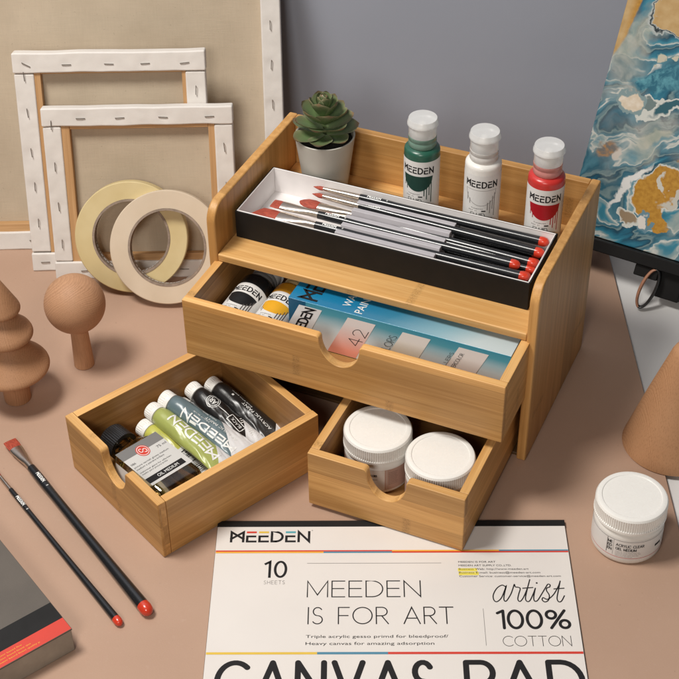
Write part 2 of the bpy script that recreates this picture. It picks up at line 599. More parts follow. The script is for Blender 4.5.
# ------------------------------------------------------------------ setting
mb = MB()
mb.box(-1.6, -.6, -.04, 1.6, 1.3538, -.0042, 'tabletop')
tag(mb.build('table', smooth=0, bevel=.003), kind='structure')
mb = MB()
mb.box(-1.2, -.3, -.004, .2785, 1.3535, 0., 'tan_sheet')
tag(mb.build('table_sheet', smooth=0, bevel=.0008), kind='structure')
mb = MB()
mb.box(-2.2, 1.3545, -.3, 2.2, 1.41, 1.8, 'wall')
tag(mb.build('wall', smooth=0), kind='structure')

# ------------------------------------------------------------------ organizer
OW, OD, OH, TH = .300, .170, .1885, .0085
ZS = .1400   # shelf top
organizer = thing('desk_organizer', 'bamboo desk organizer with a raised back tray and two pulled out drawers', 'organizer',
                  (OX, OY, 0), OROT)


def rounded_side():
    r = .017
    p = [(0, 0.), (OD, 0.), (OD, OH)]
    p += [(r - r * sin(radians(a)), OH - r + r * cos(radians(a))) for a in range(0, 91, 9)]
    return p


for x0 in (0., OW - TH):
    mb = MB()
    # grain runs upright on the side panels
    p = rounded_side()
    mb.prism(p, x0, x0 + TH, 'bamboo', 'yz', grain=2)
    mb.build('side_panel', organizer, bevel=.0016, seg=3)
mb = MB(); mb.box(TH, OD - TH, .006, OW - TH, OD - .0004, OH - .0004, 'bamboo', grain=0)
mb.build('back_panel', organizer, bevel=.001)
mb = MB(); mb.box(TH, .0006, ZS - .0075, OW - TH, OD - TH, ZS, 'bamboo_light', grain=0)
mb.build('shelf', organizer, bevel=.0012)
mb = MB(); mb.box(TH, .004, .0672, OW - TH, OD - TH, .0708, 'bamboo_shaded', grain=0)
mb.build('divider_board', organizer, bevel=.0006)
mb = MB(); mb.box(.1465, .004, .0036, .1495, OD - TH, .067, 'bamboo_shaded', grain=1)
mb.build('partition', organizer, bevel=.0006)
mb = MB(); mb.box(TH, .004, .0004, OW - TH, OD - TH, .0036, 'bamboo_shaded', grain=0)
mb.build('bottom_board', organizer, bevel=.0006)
mb = MB(); mb.box(TH + .0002, OD - TH - .002, .004, OW - TH - .0002, OD - TH - .0002, .1320, 'bamboo_shaded', grain=0)
mb.build('shade_backing', organizer)  # added dark board, stands for the shade at the back of the compartments


def notch_front(x0, x1, z0, z1, cx, hw, depth):
    """front board outline with a rounded finger scoop"""
    fr = .0035
    r = hw
    zc = z1 - (depth - r) if depth > r else z1
    pts = [(x0, z0), (x1, z0), (x1, z1)]
    pts += [(cx + hw + fr + fr * cos(radians(a)), z1 - fr + fr * sin(radians(a))) for a in range(90, 181, 15)]
    yb = z1 - depth
    pts += [(cx + hw * cos(radians(a)), (z1 - fr) + (depth - fr) * (sin(radians(a)))) for a in range(-6, -175, -6)]
    pts += [(cx - hw - fr + fr * cos(radians(a)), z1 - fr + fr * sin(radians(a))) for a in range(0, 91, 15)]
    pts += [(x0, z1)]
    return pts


def drawer_mesh(mb, W, D, Z0, Z1, t=.0078, tb=.0035):
    """tray without its front: sides, back, bottom; x across, y deep from the front face, front face at y=0"""
    mb.box(0, t, Z0 + .0003, t, D, Z1 - .0003, 'bamboo_light', grain=1)
    mb.box(W - t, t, Z0 + .0003, W, D, Z1 - .0003, 'bamboo_light', grain=1)
    mb.box(t, D - t, Z0 + .0003, W - t, D - .0003, Z1 - .0006, 'bamboo_light', grain=0)
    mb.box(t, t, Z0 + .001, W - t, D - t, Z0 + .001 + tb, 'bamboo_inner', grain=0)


def recolor_drawer(o):
    """sides and back: light top edge, honey outer faces, darker inner faces"""
    pass


def make_drawer(W, D, Z0, Z1, notch, parent, x, y, name='drawer'):
    mb = MB()
    drawer_mesh(mb, W, D, Z0, Z1)
    d = mb.build(name, parent, (x, y, 0), bevel=.0006)
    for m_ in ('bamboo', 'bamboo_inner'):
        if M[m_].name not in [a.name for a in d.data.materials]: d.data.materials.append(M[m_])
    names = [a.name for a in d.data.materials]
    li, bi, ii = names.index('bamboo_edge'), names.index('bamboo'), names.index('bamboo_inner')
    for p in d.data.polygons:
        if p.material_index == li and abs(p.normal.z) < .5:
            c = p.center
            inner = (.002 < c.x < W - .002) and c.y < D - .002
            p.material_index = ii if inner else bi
    mb = MB()
    mb.prism(notch_front(0, W, Z0, Z1, *notch), 0, .0078, 'bamboo', 'xz', grain=0)
    f = mb.build('front_panel', d, bevel=.0009)
    f.data.materials.append(M['bamboo_light'])
    for p in f.data.polygons:
        if p.normal.z > .3 or (abs(p.normal.y) < .5 and abs(p.center.x - notch[0]) < notch[1] + .004 and p.center.z > Z0 + .004):
            p.material_index = 1
    return d


make_drawer(.2895, .1650, .0730, .1325, (.1459, .0180, .0262), organizer, .0052 + 0, -.0604)
make_drawer(.1375, .1640, .0042, .0625, (.0700, .0172, .0275), organizer, .1496, -.1230)

# the third drawer, taken out and turned
loose = thing('wooden_drawer', 'bamboo drawer full of paint tubes, taken out and standing turned on the table', 'drawer', (LX, LY, 0), LROT - PI / 2)
# local x = -v, local y = u of the loose frame
mb = MB()
LDW, LDD = .1384, .1638


def loose_children():
    mb = MB()
    drawer_mesh(mb, LDW, LDD, .0006, .0611)
    d = mb.build('drawer_box', loose, (-LDW, 0, 0), bevel=.0006)
    for m_ in ('bamboo', 'bamboo_inner'):
        if M[m_].name not in [a.name for a in d.data.materials]: d.data.materials.append(M[m_])
    names = [a.name for a in d.data.materials]
    li, bi, ii = names.index('bamboo_edge'), names.index('bamboo'), names.index('bamboo_inner')
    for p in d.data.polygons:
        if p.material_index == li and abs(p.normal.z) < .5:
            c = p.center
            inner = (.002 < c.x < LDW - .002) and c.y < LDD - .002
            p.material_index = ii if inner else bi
    mb = MB()
    mb.prism(notch_front(0, LDW, .0006, .0611, LDW - .0650, .0172, .0275), 0, .0078, 'bamboo', 'xz', grain=0)
    f = mb.build('front_panel', loose, (-LDW, 0, 0), bevel=.0009)
    f.data.materials.append(M['bamboo_light'])
    for p in f.data.polygons:
        if p.normal.z > .3 or (abs(p.normal.y) < .5 and abs(p.center.x - LDW + .0650) < .021 and p.center.z > .006):
            p.material_index = 1


loose_children()

# ------------------------------------------------------------------ stretched canvases seen from behind
def stretched(label, w, h, loc, tilt, cloth_w, wood, t, staples, depth_wood=.0, group='stretched canvases leaning on the wall'):
    """local x right, y up the canvas, z towards the viewer (back side); origin at lower left back edge"""
    root = thing('stretched_canvas', label, 'canvas', loc, group=group, rot=(PI / 2 - tilt, 0, 0))
    # primed cloth folded over the bars: four wraps, top and bottom lie over the sides
    cw = cloth_w

    def wrap(x0, y0, x1, y1, dz):
        mb = MB()
        nx, ny = max(2, int((x1 - x0) / .0025)), max(2, int((y1 - y0) / .0025))
        seed = random.random() * 20

        def fn(i, j):
            x, y = x0 + (x1 - x0) * i, y0 + (y1 - y0) * j
            e = .00035 * mnoise.noise(Vector((x * 60 + seed, y * 60, 0))) + .0002 * mnoise.noise(Vector((x * 190 + seed, y * 190, 3)))
            for (qx, qy, _) in staples:
                dd = ((x - qx) ** 2 + (y - qy) ** 2) / .00003
                if dd < 6: e -= .0007 * exp(-dd)
            ex = .0007 * mnoise.noise(Vector((x * 38, y * 38 + seed, 5.)))
            return (x + (ex if 0 < i < 1 else 0), y + ex * (1 if (0 < i < 1 and j in (0, 1)) else .5), dz + e)
        vs, fs = [], []
        for j in range(ny + 1):
            for i in range(nx + 1): vs.append(fn(i / nx, j / ny))
        W_ = nx + 1
        for j in range(ny):
            for i in range(nx): fs.append((j * W_ + i, j * W_ + i + 1, (j + 1) * W_ + i + 1, (j + 1) * W_ + i))
        # skirt down to the front
        ring = [i for i in range(W_)] + [j * W_ + nx for j in range(1, ny + 1)] + [ny * W_ + i for i in range(nx - 1, -1, -1)] + [j * W_ for j in range(ny - 1, 0, -1)]
        b = len(vs)
        for r_ in ring: vs.append((vs[r_][0], vs[r_][1], -t))
        n = len(ring)
        for i in range(n): fs.append((ring[i], b + i, b + (i + 1) % n, ring[(i + 1) % n]))
        fs.append([b + i for i in range(n)][::-1])
        mb.add(vs, fs, 'gesso')
        return mb.build('cloth_fold', root, bevel=.0016, seg=3, smooth=50)
    sk = .0009
    wrap(0, cw + sk, cw, h - cw - sk, -.0006)
    wrap(w - cw, cw + sk, w, h - cw - sk, -.0006)
    wrap(-.0006, h - cw, w + .0006, h, .0006)
    wrap(-.0006, 0, w + .0006, cw, .0006)
    wl, wr, wt, wb = wood
    zt = -.0022
    mb = MB()
    if wl: mb.box(cw - .0005, cw, -t * .8, cw + wl, h - cw, zt, 'pine', grain=1)
    mb.build('stretcher_bar', root, bevel=.0006) if wl else None
    if wr:
        mb = MB(); mb.box(w - cw - wr, cw, -t * .8, w - cw + .0005, h - cw, zt, 'pine', grain=1)
        mb.build('stretcher_bar', root, bevel=.0006)
    if wt:
        mb = MB(); mb.box(cw + wl, h - cw - wt, -t * .8, w - cw - wr, h - cw + .0005, zt - .0002, 'pine', grain=0)
        mb.build('stretcher_bar', root, bevel=.0006)
    if wb:
        mb = MB(); mb.box(cw + wl, cw - .0005, -t * .8, w - cw - wr, cw + wb, zt - .0002, 'pine', grain=0)
        mb.build('stretcher_bar', root, bevel=.0006)
    mb = MB()
    mb.box(cw * .6, cw * .6, -t * .93, w - cw * .6, h - cw * .6, -t * .82, 'linen')
    mb.build('linen_back', root, smooth=0)
    for (sx, sy, ang) in staples:
        mb = MB()
        a = ang + random.uniform(-.09, .09)
        Tm = Matrix.Translation((sx, sy, .0010)) @ Matrix.Rotation(a, 4, 'Z')
        mb.box(-.0042, -.00032, -.0003, .0042, .00032, .0004, 'steel', T=lambda p: Tm @ Vector(p))
        for e in (-1, 1):
            mb.box(e * .0042 - .0003, -.0003, -.0012, e * .0042 + .0003, .0003, .0003, 'steel', T=lambda p: Tm @ Vector(p))
        mb.build('staple', root, smooth=0)
    return root


TILT = radians(16.3)
# big one at the back
st = [(.50 + .0 - .0105, y, PI / 2) for y in (.03, .07, .11, .148, .186, .226, .27, .32, .38)] + [(x, .010, 0) for x in (.05, .11, .17, .2, .235)]
stretched('largest stretched canvas, its bare linen back filling the upper left behind the smaller frames', .50, .330, (-.5525 + .0, 1.2445, 0.0), TILT, .0195, (.008, 0, .008, .008), .016,
          [(.4895, y, PI / 2) for y in (.03, .07, .112, .15, .19, .229, .275, .31)] + [(x, .010, 0) for x in (.06, .12, .18, .237, .30)])
w1, h1 = .1855, .2235
stretched('middle sized stretched canvas with pine bars, half hidden behind the smallest frame', w1, h1, (-.3110, 1.2065, 0), TILT, .0195, (.006, .0035, .0015, .006), .014,
          [(.013, h1 - .011, -.5), (.052, h1 - .0115, 0), (.093, h1 - .0115, 0), (.128, h1 - .0115, 0), (.166, h1 - .0115, .02), (.010, .168 + .033, PI / 2 + .1)] +
          [(.010, y, PI / 2) for y in (.165, .125, .090, .052)] + [(w1 - .010, y, PI / 2) for y in (.185, .150, .11, .07)] + [(x, .010, 0) for x in (.013, .06, .11, .16)])
w2, h2 = .1850, .1762
stretched('smallest stretched canvas in front, its pine inner frame showing behind the tape rolls', w2, h2, (-.2855, 1.1925, 0), TILT, .0180, (.008, .006, .0035, .007), .013,
          [(.038, h2 - .010, 0), (.076, h2 - .010, 0), (.118, h2 - .010, 0), (.163, h2 - .010, 0)] +
          [(.009, y, PI / 2 + .05) for y in (.160, .118, .077, .038)] + [(w2 - .009, y, PI / 2) for y in (.135, .095, .055)] + [(x, .009, 0) for x in (.03, .08, .13)])

# ------------------------------------------------------------------ masking tape rolls
def tape(label, mat, cx, y, tilt, R, r, t, yaw=0.):
    """stands on its rim and leans back; local z = disc axis"""
    zc = R * cos(tilt) + t * sin(tilt)
    root = thing('masking_tape_roll', label, 'tape', (cx, y + R * sin(tilt), zc), rot=(PI / 2 - tilt, 0, yaw), group='masking tape rolls leaning on the frames')
    mb = MB()
    e = .0008
    ri = r + .0022
    mb.lathe([(ri, 0), (R - e, 0), (R, -e), (R, -t + e), (R - e, -t), (ri, -t), (ri, 0)], mat, n=128, cap=False)
    mb.build('tape_winding', root, smooth=40)
    mb = MB()
    mb.lathe([(r, .0006), (ri - .0001, .0006), (ri - .0001, -t - .0003), (r, -t - .0003), (r, .0006)], 'tape_core', n=96, cap=False)
    # broken print inside the core
    fn = lambda s, z, l: ((r - .0004 - l) * sin(s / r), -(r - .0004 - l) * cos(s / r), z - t * .5)
    core = mb.build('core', root, smooth=40)
    mb = MB()
    x = -.052
    while x < .052:
        w_ = random.uniform(.001, .004)
        bars_patch(mb, x, -.0015, x + w_, .0015, fn, 'label_white', 0, 3, 1)
        x += w_ + random.uniform(.0008, .002)
    mb.build('core_print', core, **FLAT)
    return root


tape('yellowish masking tape roll, the rear one, partly covered by the paler roll', 'tape_yellow', -.2035, 1.1605, radians(25), .0555, .0362, .014)
tape('pale cream masking tape roll leaning in front of the yellowish roll', 'tape_cream', -.1670, 1.1400, radians(30), .0560, .0362, .013)

# ------------------------------------------------------------------ beech trees and cone
t = thing('wooden_ball_tree', 'beech toy tree with a round ball crown on a plain stem', 'decoration', (-.2411, 1.059, 0), -.2)
mb = MB()
R = .0280
mb.lathe([(R * cos(radians(a)) if abs(a) < 90 else 0, .0725 + R * sin(radians(a))) for a in range(-90, 91, 5)], 'beech_ball', n=72, cap=False)
mb.build('crown', t, smooth=60)
mb = MB()
mb.lathe([(0, 0), (.0088, 0), (.0095, .0007), (.0078, .05)], 'beech_stem', n=40)
mb.build('trunk', t, smooth=40)

t = thing('wooden_fir_tree', 'beech toy fir tree of three stacked cones at the left edge', 'decoration', (-.2965, 1.0124, 0), .4)
mb = MB(); mb.lathe([(0, 0), (.0115, 0), (.0122, .0008), (.0122, .036)], 'beech_tree', n=40); mb.build('trunk', t)


def tier(z0, z1, r, rt):
    e = .003
    return [(0, z0), (r * .95, z0), (r * .99, z0 + .0008), (r, z0 + .0022), (r * .992, z0 + .0038), (r * .970, z0 + .0054), (r * .955, z0 + .0062), (r * .945 * .985, z0 + .0074), (r * .70 + rt * .06, z0 + .0074 + (z1 - z0 - .0074) * .22), (r * .42 + rt * .32, z0 + .0074 + (z1 - z0 - .0074) * .52), (rt, z1)]


for z0, z1, r, rt in ((.0370, .080, .0345, .012), (.0745, .108, .0250, .009)):
    mb = MB(); mb.lathe(tier(z0, z1, r, rt), 'beech_tree', n=64); mb.build('tier', t, smooth=50)
mb = MB(); mb.lathe([(0, .1025), (.0165, .1025), (.0176, .1035), (.0178, .1052), (.0170, .1080), (.0050, .1345), (.0028, .1378), (0, .1388)], 'beech_tree', n=64); mb.build('tier', t, smooth=50)

mb = MB()
mb.lathe([(0, 0), (.0415, 0), (.0428, .001), (.0422, .0035), (.0275, .055), (.0125, .1045), (.0105, .1088), (.0075, .1112), (.003, .1124), (0, .1125)], 'beech_cone', n=80)
c = mb.build('wooden_cone', None, (.2905, .9385, 0), smooth=35)
tag(c, 'plain beech cone with a rounded tip at the right edge', 'decoration')

# ------------------------------------------------------------------ jars
def ribbed_lid(mb, R, z0, z1, mat, n=96, depth=.0008):
    N = n * 4
    top_r = R - .0012
    prof = [(R, z0, 0), (R, z0 + .0022, 0), (R - .0003, z0 + .0030, 1), (R - .0003, z1 - .0030, 1), (R - .0004, z1 - .0022, 0), (R - .0014, z1 - .0006, 0), (R - .0030, z1, 0),
            (R - .0052, z1 - .0001, 0), (R - .0058, z1 - .0006, 0)]
    vs, fs = [], []
    for r, z, rb in prof:
        for i in range(N):
            rr = r - (depth if (rb and (i % 4) >= 2) else 0)
            a = 2 * PI * i / N
            vs.append((rr * cos(a), rr * sin(a), z))
    for j in range(len(prof) - 1):
        for i in range(N): fs.append((j * N + i, j * N + (i + 1) % N, (j + 1) * N + (i + 1) % N, (j + 1) * N + i))
    fs.append([(len(prof) - 1) * N + i for i in range(N)])
    fs.append([i for i in range(N)][::-1])
    mb.add(vs, fs, mat)


def cyl(r, zoff=0.):
    return lambda s, z, l: ((r + l) * sin(s / r), -(r + l) * cos(s / r), z + zoff)


def jar(label, loc, rz, kind):
    root = thing('plastic_jar', label, 'jar', loc, rz, group='white screw top jars')
    Rb = .0285
    mb = MB()
    mb.lathe([(0, .0), (.0255, .0), (.0272, .0008), (.0284, .0028), (Rb, .0055), (Rb, .0285), (.0280, .0318), (.0262, .0340), (.0256, .0352), (.0256, .038)], 'white_plastic', n=96)
    mb.build('jar_body', root, smooth=50)
    mb = MB()
    ribbed_lid(mb, .0293, .0352, .0508, 'white_lid')
    mb.build('lid', root, smooth=25)
    r = Rb + .00018
    fn = cyl(r)
    mb = MB()
    if kind == 'gel':
        bars_patch(mb, -.085, .0062, .085, .0280, fn, 'label_white', 0, 90, 1)
        lab = mb.build('label', root, smooth=60, merge=False, recalc=False)
        mb = MB()
        L = .00012
        bars_patch(mb, -.084, .0266, .084, .0269, fn, 'ink_soft', L, 80, 1)
        bars_patch(mb, -.084, .0078, .084, .0082, fn, 'ink_red', L, 80, 1)
        write(mb, 'ACRYLIC CLEAR', -.0215, .0205, .0225, .0026, .00042, fn, 'ink', .28, L)
        write(mb, 'GEL MEDIUM', -.0215, .0163, .0165, .0026, .00042, fn, 'ink', .28, L)
        for q, wq in enumerate((.020, .021, .019, .014)):
            small(mb, 'medium for acrylic colours dries clear', -.0215, .0141 - q * .0016, wq, .0008, fn, 'ink_soft', L)
        for q in range(3): write(mb, 'MEEDEN'[q * 2:q * 2 + 2], -.0285, .0215 - q * .004, .0035, .0026, .0005, fn, 'ink', .2, L)
        bars_patch(mb, -.0295, .0095, -.0290, .0262, fn, 'ink_soft', L)
        bars_patch(mb, -.0238, .0095, -.0236, .0262, fn, 'ink_soft', L)
        bars_patch(mb, .0125, .0155, .0195, .0180, fn, 'ink', L, 4, 1)
        small(mb, '100 ml', .0215, .0160, .005, .0016, fn, 'ink', L)
        small(mb, 'gloss finish', .0205, .0125, .007, .0011, fn, 'ink_soft', L)
        small(mb, '3.4 fl oz', .0205, .0190, .007, .0011, fn, 'ink_soft', L)
        mb.build('lettering', lab, **FLAT)
    else:
        bars_patch(mb, -.085, .0050, .085, .0280, fn, 'label_pink', 0, 90, 1)
        bars_patch(mb, -.010, .0052, .0062, .0279, fn, 'label_cream', .00004, 10, 1)
        lab = mb.build('label', root, smooth=60, merge=False, recalc=False)
        mb = MB()
        L = .00014
        write(mb, 'COLORS', -.0085, .0212, .0080, .0019, .00045, fn, 'ink', .28, L)
        bars_patch(mb, -.0082, .0170, -.0062, .0190, fn, 'ink', L, 2, 1)
        small(mb, 'gesso', -.005, .0172, .005, .0014, fn, 'ink', L)
        for q in range(8):
            small(mb, 'apply evenly with a soft brush', .0095, .0240 - q * .0019, .0085 - (q % 3) * .0006, .0009, fn, 'ink_soft', L)
        bars_patch(mb, .0078, .006, .0081, .0275, fn, 'label_cream', L, 1, 1)
        mb.build('lettering', lab, **FLAT)
    return root


jar('white jar of gel medium standing alone on the tan table by the beech cone', (.2322, .8255, 0), .25, 'gel')
jar('white ribbed lid jar at the left inside the small open drawer', org(.1900, -.0690, .0088), OROT + .38, 'gesso')
jar('white ribbed lid jar at the right inside the small open drawer', org(.2497, -.0790, .0088), OROT - .5, 'gesso')

# ------------------------------------------------------------------ fluid acrylic bottles
def paint_mat(name, col):
    return simple(name, col, .32, .05, 60, coat=.2, coatr=.2)


M['p_green'] = paint_mat('green_paint', (.022, .105, .07))
M['p_white'] = paint_mat('white_paint', (.80, .78, .74))
M['p_red'] = paint_mat('red_paint', (.56, .035, .03))
M['p_black'] = paint_mat('black_paint', (.015, .016, .018))
M['p_yellow'] = paint_mat('yellow_paint', (.66, .30, .022))
M['s_green'] = simple('green_print', (.006, .045, .032), .45, .02)
M['s_white'] = simple('white_print', (.70, .68, .65), .45, .02)
M['s_red'] = simple('red_print', (.42, .008, .016), .45, .02)
M['s_black'] = simple('black_print', (.012, .013, .015), .45, .02)
M['s_yellow'] = simple('yellow_print', (.80, .40, .02), .45, .02)


CT = dict(green=(.22, .36, .29), white=(.80, .78, .75), red=(.70, .30, .27), black=(.25, .25, .25), yellow=(.75, .58, .3))
for _k, _c in CT.items(): M['c_' + _k] = simple('tinted_collar_' + _k, _c, .3, .05, 200, trans=.25, ior=1.3, coat=.2)


def bottle(label, loc, rot, colour, turn=0., cap=True, dz=-.0055):
    """local z = bottle axis, print faces -y (turned by turn)"""
    root = thing('paint_bottle', label, 'bottle', loc, rot=rot, group='small bottles of fluid paint')
    r = .0158
    H = .0745
    mb = MB()
    mb.lathe([(0, .0006), (.010, .0), (.0140, 0), (.0153, .0008), (r, .0028), (r, H - .0042), (.0155, H - .0022), (.0143, H - .0006), (.0125, H), (.0118, H + .0004), (.0118, H + .003)], 'p_' + colour, n=72)
    mb.build('bottle_body', root, smooth=50)
    mb = MB()
    z = H + .0008
    mb.lathe([(0, z), (.0118, z), (.0124, z + .001), (.0124, z + .0052), (.0121, z + .0056), (.0121, z + .0064), (.0124, z + .0068), (.0124, z + .0098), (0, z + .0098)], 'c_' + colour, n=72)
    mb.build('collar', root, smooth=40)
    mb = MB()
    mb.lathe([(0, z + .0100), (.0120, z + .0100), (.0123, z + .0106), (.0122, z + .0195), (.0130, z + .0203), (.0136, z + .0208),
              (.0136, z + .0226), (.0131, z + .0232), (.0126, z + .0262), (.0122, z + .0267), (0, z + .0268)], 'frost', n=72)
    mb.build('cap', root, smooth=40)
    mb = MB()
    mb.lathe([(0, z + .0099), (.0075, z + .0099), (.0060, z + .014), (.0030, z + .0215), (.0020, z + .022), (0, z + .022)], 'white_plastic', n=40)
    mb.build('nozzle', root, smooth=40)
    mb = MB()
    rl = r + .00016
    fn0 = cyl(rl)
    fn = lambda s, zz, l: fn0(s + turn * rl, zz + dz, l)
    bars_patch(mb, -.0465, .0060 - dz, .0465, .0715 + (dz + .0055) * .15, fn, 'label_white', 0, 80, 1)
    lab = mb.build('label', root, smooth=60, merge=False, recalc=False)
    mb = MB()
    L = .00010
    # half disc of colour with drips
    sw = 's_' + colour
    n = 36
    hw, top = .0142, .0568
    vs, fs = [], []
    for i in range(n + 1):
        x = -hw + 2 * hw * i / n
        d = .0155 * sqrt(max(0, 1 - (x / hw) ** 2))
        vs += [fn(x, top, L), fn(x, top - max(d, .0001), L)]
    fs = [(2 * i, 2 * i + 1, 2 * i + 3, 2 * i + 2) for i in range(n)]
    if colour != 'white':
        mb.add(vs, fs, sw)
    else:
        ribbon(mb, [(-hw + 2 * hw * i / n, top - .0155 * sqrt(max(0, 1 - (-1 + 2 * i / n) ** 2))) for i in range(n + 1)], .0004, fn, 'ink_grey', L, .002)
        ribbon(mb, [(-hw, top), (hw, top)], .0003, fn, 'ink_grey', L, .002)
    for x, y0, y1 in ((-.0125, .052, .0455), (-.0100, .047, .0425), (.0062, .044, .0370), (.0085, .046, .0335), (.0108, .050, .0375), (.0128, .053, .0300)):
        ribbon(mb, [(x, y0), (x, y1)], .0008, fn, 'ink_grey' if colour == 'white' else ('ink_soft' if colour in ('black', 'yellow') else sw), L * 1.2)
    mb.build('colour_swatch', lab, **FLAT)
    mb = MB()
    write(mb, 'meeDeN', -.0144, .0600, .0288, .0056, .00112, fn, 'ink', .36, L)
    small(mb, 'Transparent', -.0085, .0378, .011, .0011, fn, 'ink', L)
    small(mb, 'PG7  S1', -.0105, .0354, .0075, .0010, fn, 'ink', L)
    bars_patch(mb, .0010, .0352, .0048, .0364, fn, 'ink', L, 2, 1)
    write(mb, 'FLUID', -.0085, .0292, .0125, .0044, .00042, fn, 'ink', .25, L)
    write(mb, 'ACRYLIC PAINT', -.0135, .0236, .0250, .0040, .00042, fn, 'ink', .25, L)
    small(mb, '60 ml  2 fl oz', -.006, .0125, .012, .0012, fn, 'ink_soft', L)
    mb.build('lettering', lab, **FLAT)
    return root


zb = ZS
bottle('bottle of green fluid paint with a frosted cap, standing nearest the succulent', org(.1500, .1246, zb), (0, 0, .0), 'green', -.30)
bottle('bottle of white fluid paint with a frosted cap, between the green and the red ones', org(.2065, .1246, zb), (0, 0, -.0), 'white', -.16)
bottle('bottle of red fluid paint with a frosted cap, rightmost on the top shelf', org(.2632, .1246, zb), (0, 0, -.0), 'red', -.15)
# two lying in the wide drawer, caps to the back
zl = .0775 + .0158


def lying(u, v, ang, roll):
    """bottle axis points to the back of the organizer, print up"""
    b3 = Matrix(((1, 0, 0), (0, 0, 1), (0, -1, 0))).to_4x4()   # columns: x -> u, y -> down, z -> v
    m_ = Matrix.Rotation(OROT + ang, 4, 'Z') @ Matrix.Rotation(.03, 4, 'X') @ b3 @ Matrix.Rotation(roll, 4, 'Z')
    return m_.to_euler()


bottle('bottle of black fluid paint lying in the wide drawer beside the yellow one', org(.0345, -.0518, .0785 + .0158), lying(0, 0, -.02, .1), 'black', .0, dz=-.0115)
bottle('bottle of yellow fluid paint lying in the wide drawer against the blue box', org(.0672, -.0516, .0785 + .0158), lying(0, 0, -.02, .1), 'yellow', .0, dz=-.0115)

# ------------------------------------------------------------------ succulent
t = thing('potted_succulent', 'small green succulent rosette in a plain white pot', 'plant', org(.0530, .1325, ZS), .3)
mb = MB()
mb.lathe([(0, 0), (.0185, 0), (.0198, .0008), (.0272, .056), (.0274, .0572), (.0268, .0578), (.0258, .0572), (.0250, .050), (0, .050)], 'pot', n=72)
mb.build('pot', t, smooth=45)
mb = MB()
mb.grid(lambda i, j: ((j * .0252) * cos(2 * PI * i), (j * .0252) * sin(2 * PI * i), .0515 + .0012 * mnoise.noise(Vector((j * 8 * cos(2 * PI * i), j * 8 * sin(2 * PI * i), 0)))), 40, 10, 'soil', closed=True)
mb.build('soil', t, smooth=60, merge=False, recalc=False)
k = NT('succulent_leaf')
s = k.sep(k.attr('t'))          # x across -1..1, y along 0..1
co = k.objco()
nz = k.noise(co, 180., 3)
base = k.ramp(k.math('ADD', s[1], k.math('MULTIPLY', k.math('SUBTRACT', nz, .5), .35)), [(0., (.20, .29, .11)), (.5, (.125, .19, .075)), (.85, (.12, .155, .07)), (1., (.22, .14, .08))])
ed = k.math('POWER', k.math('ABSOLUTE', s[0]), 5.)
col = k.mix(k.math('MULTIPLY', ed, .65, clamp=True), base, (.34, .33, .20))
col = k.mix(k.mapr(k.noise(co, 28., 2), .45, .68, 0, .4), col, (.17, .105, .05))
k.p(color=col, rough=.42, sss=.0, spec=.4)
k.bump(nz, .12, .0005)
M['leaf'] = k.m


def leaf_mesh(L, W, cup, curl):
    mb = MB()

    def shape(s):
        # width along the leaf: narrow base, broad at 70 %, pointed tip
        return W * (0.32 + .68 * sin(min(1, s / .68) * PI / 2)) * (1 if s < .66 else max(0, 1 - ((s - .66) / .34) ** 1.6) ** .72)
    for side in (1, -1):
        def fn(i, j, side=side):
            x = -1 + 2 * i
            w = shape(j) * .5
            th = .0011 * (1 - x * x) * (1 - j ** 6) * .9
            y = L * j
            z = cup * L * (j ** 1.8) + curl * w * (x * x) * 1.1 + side * th + .0012 * (j > .97)
            return (x * w, y, z)
        mb.grid(fn, 12, 16, 'leaf', x=lambda i, j: (-1 + 2 * i, j, .01))
    o = mb.build('leaf', None, smooth=80)
    return o


rings = [  # count, length, width, height of base, pitch of leaf (deg above horizontal), cup
    (7, .0290, .0225, .0575, 4, .12), (6, .0275, .0215, .0635, 18, .15), (6, .0245, .0195, .0700, 31, .18), (5, .0205, .0165, .0765, 44, .2), (5, .0150, .0120, .0830, 58, .22), (4, .0095, .0078, .0880, 72, .2)]
for ri, (n, L, W, z, pitch, cup) in enumerate(rings):
    proto = leaf_mesh(L, W, cup, .28)
    for q in range(n):
        o = proto if q == 0 else proto.copy()
        if q: COL.objects.link(o)
        o.parent = t
        a = 2 * PI * q / n + ri * .45 + random.uniform(-.1, .1)
        o.rotation_euler = (radians(pitch + random.uniform(-4, 4)), random.uniform(-.12, .12), a)
        o.location = (-.002 * sin(a), .002 * cos(a), z + random.uniform(-.0006, .0006))
        sc = random.uniform(.93, 1.07)
        o.scale = (sc, sc, sc)

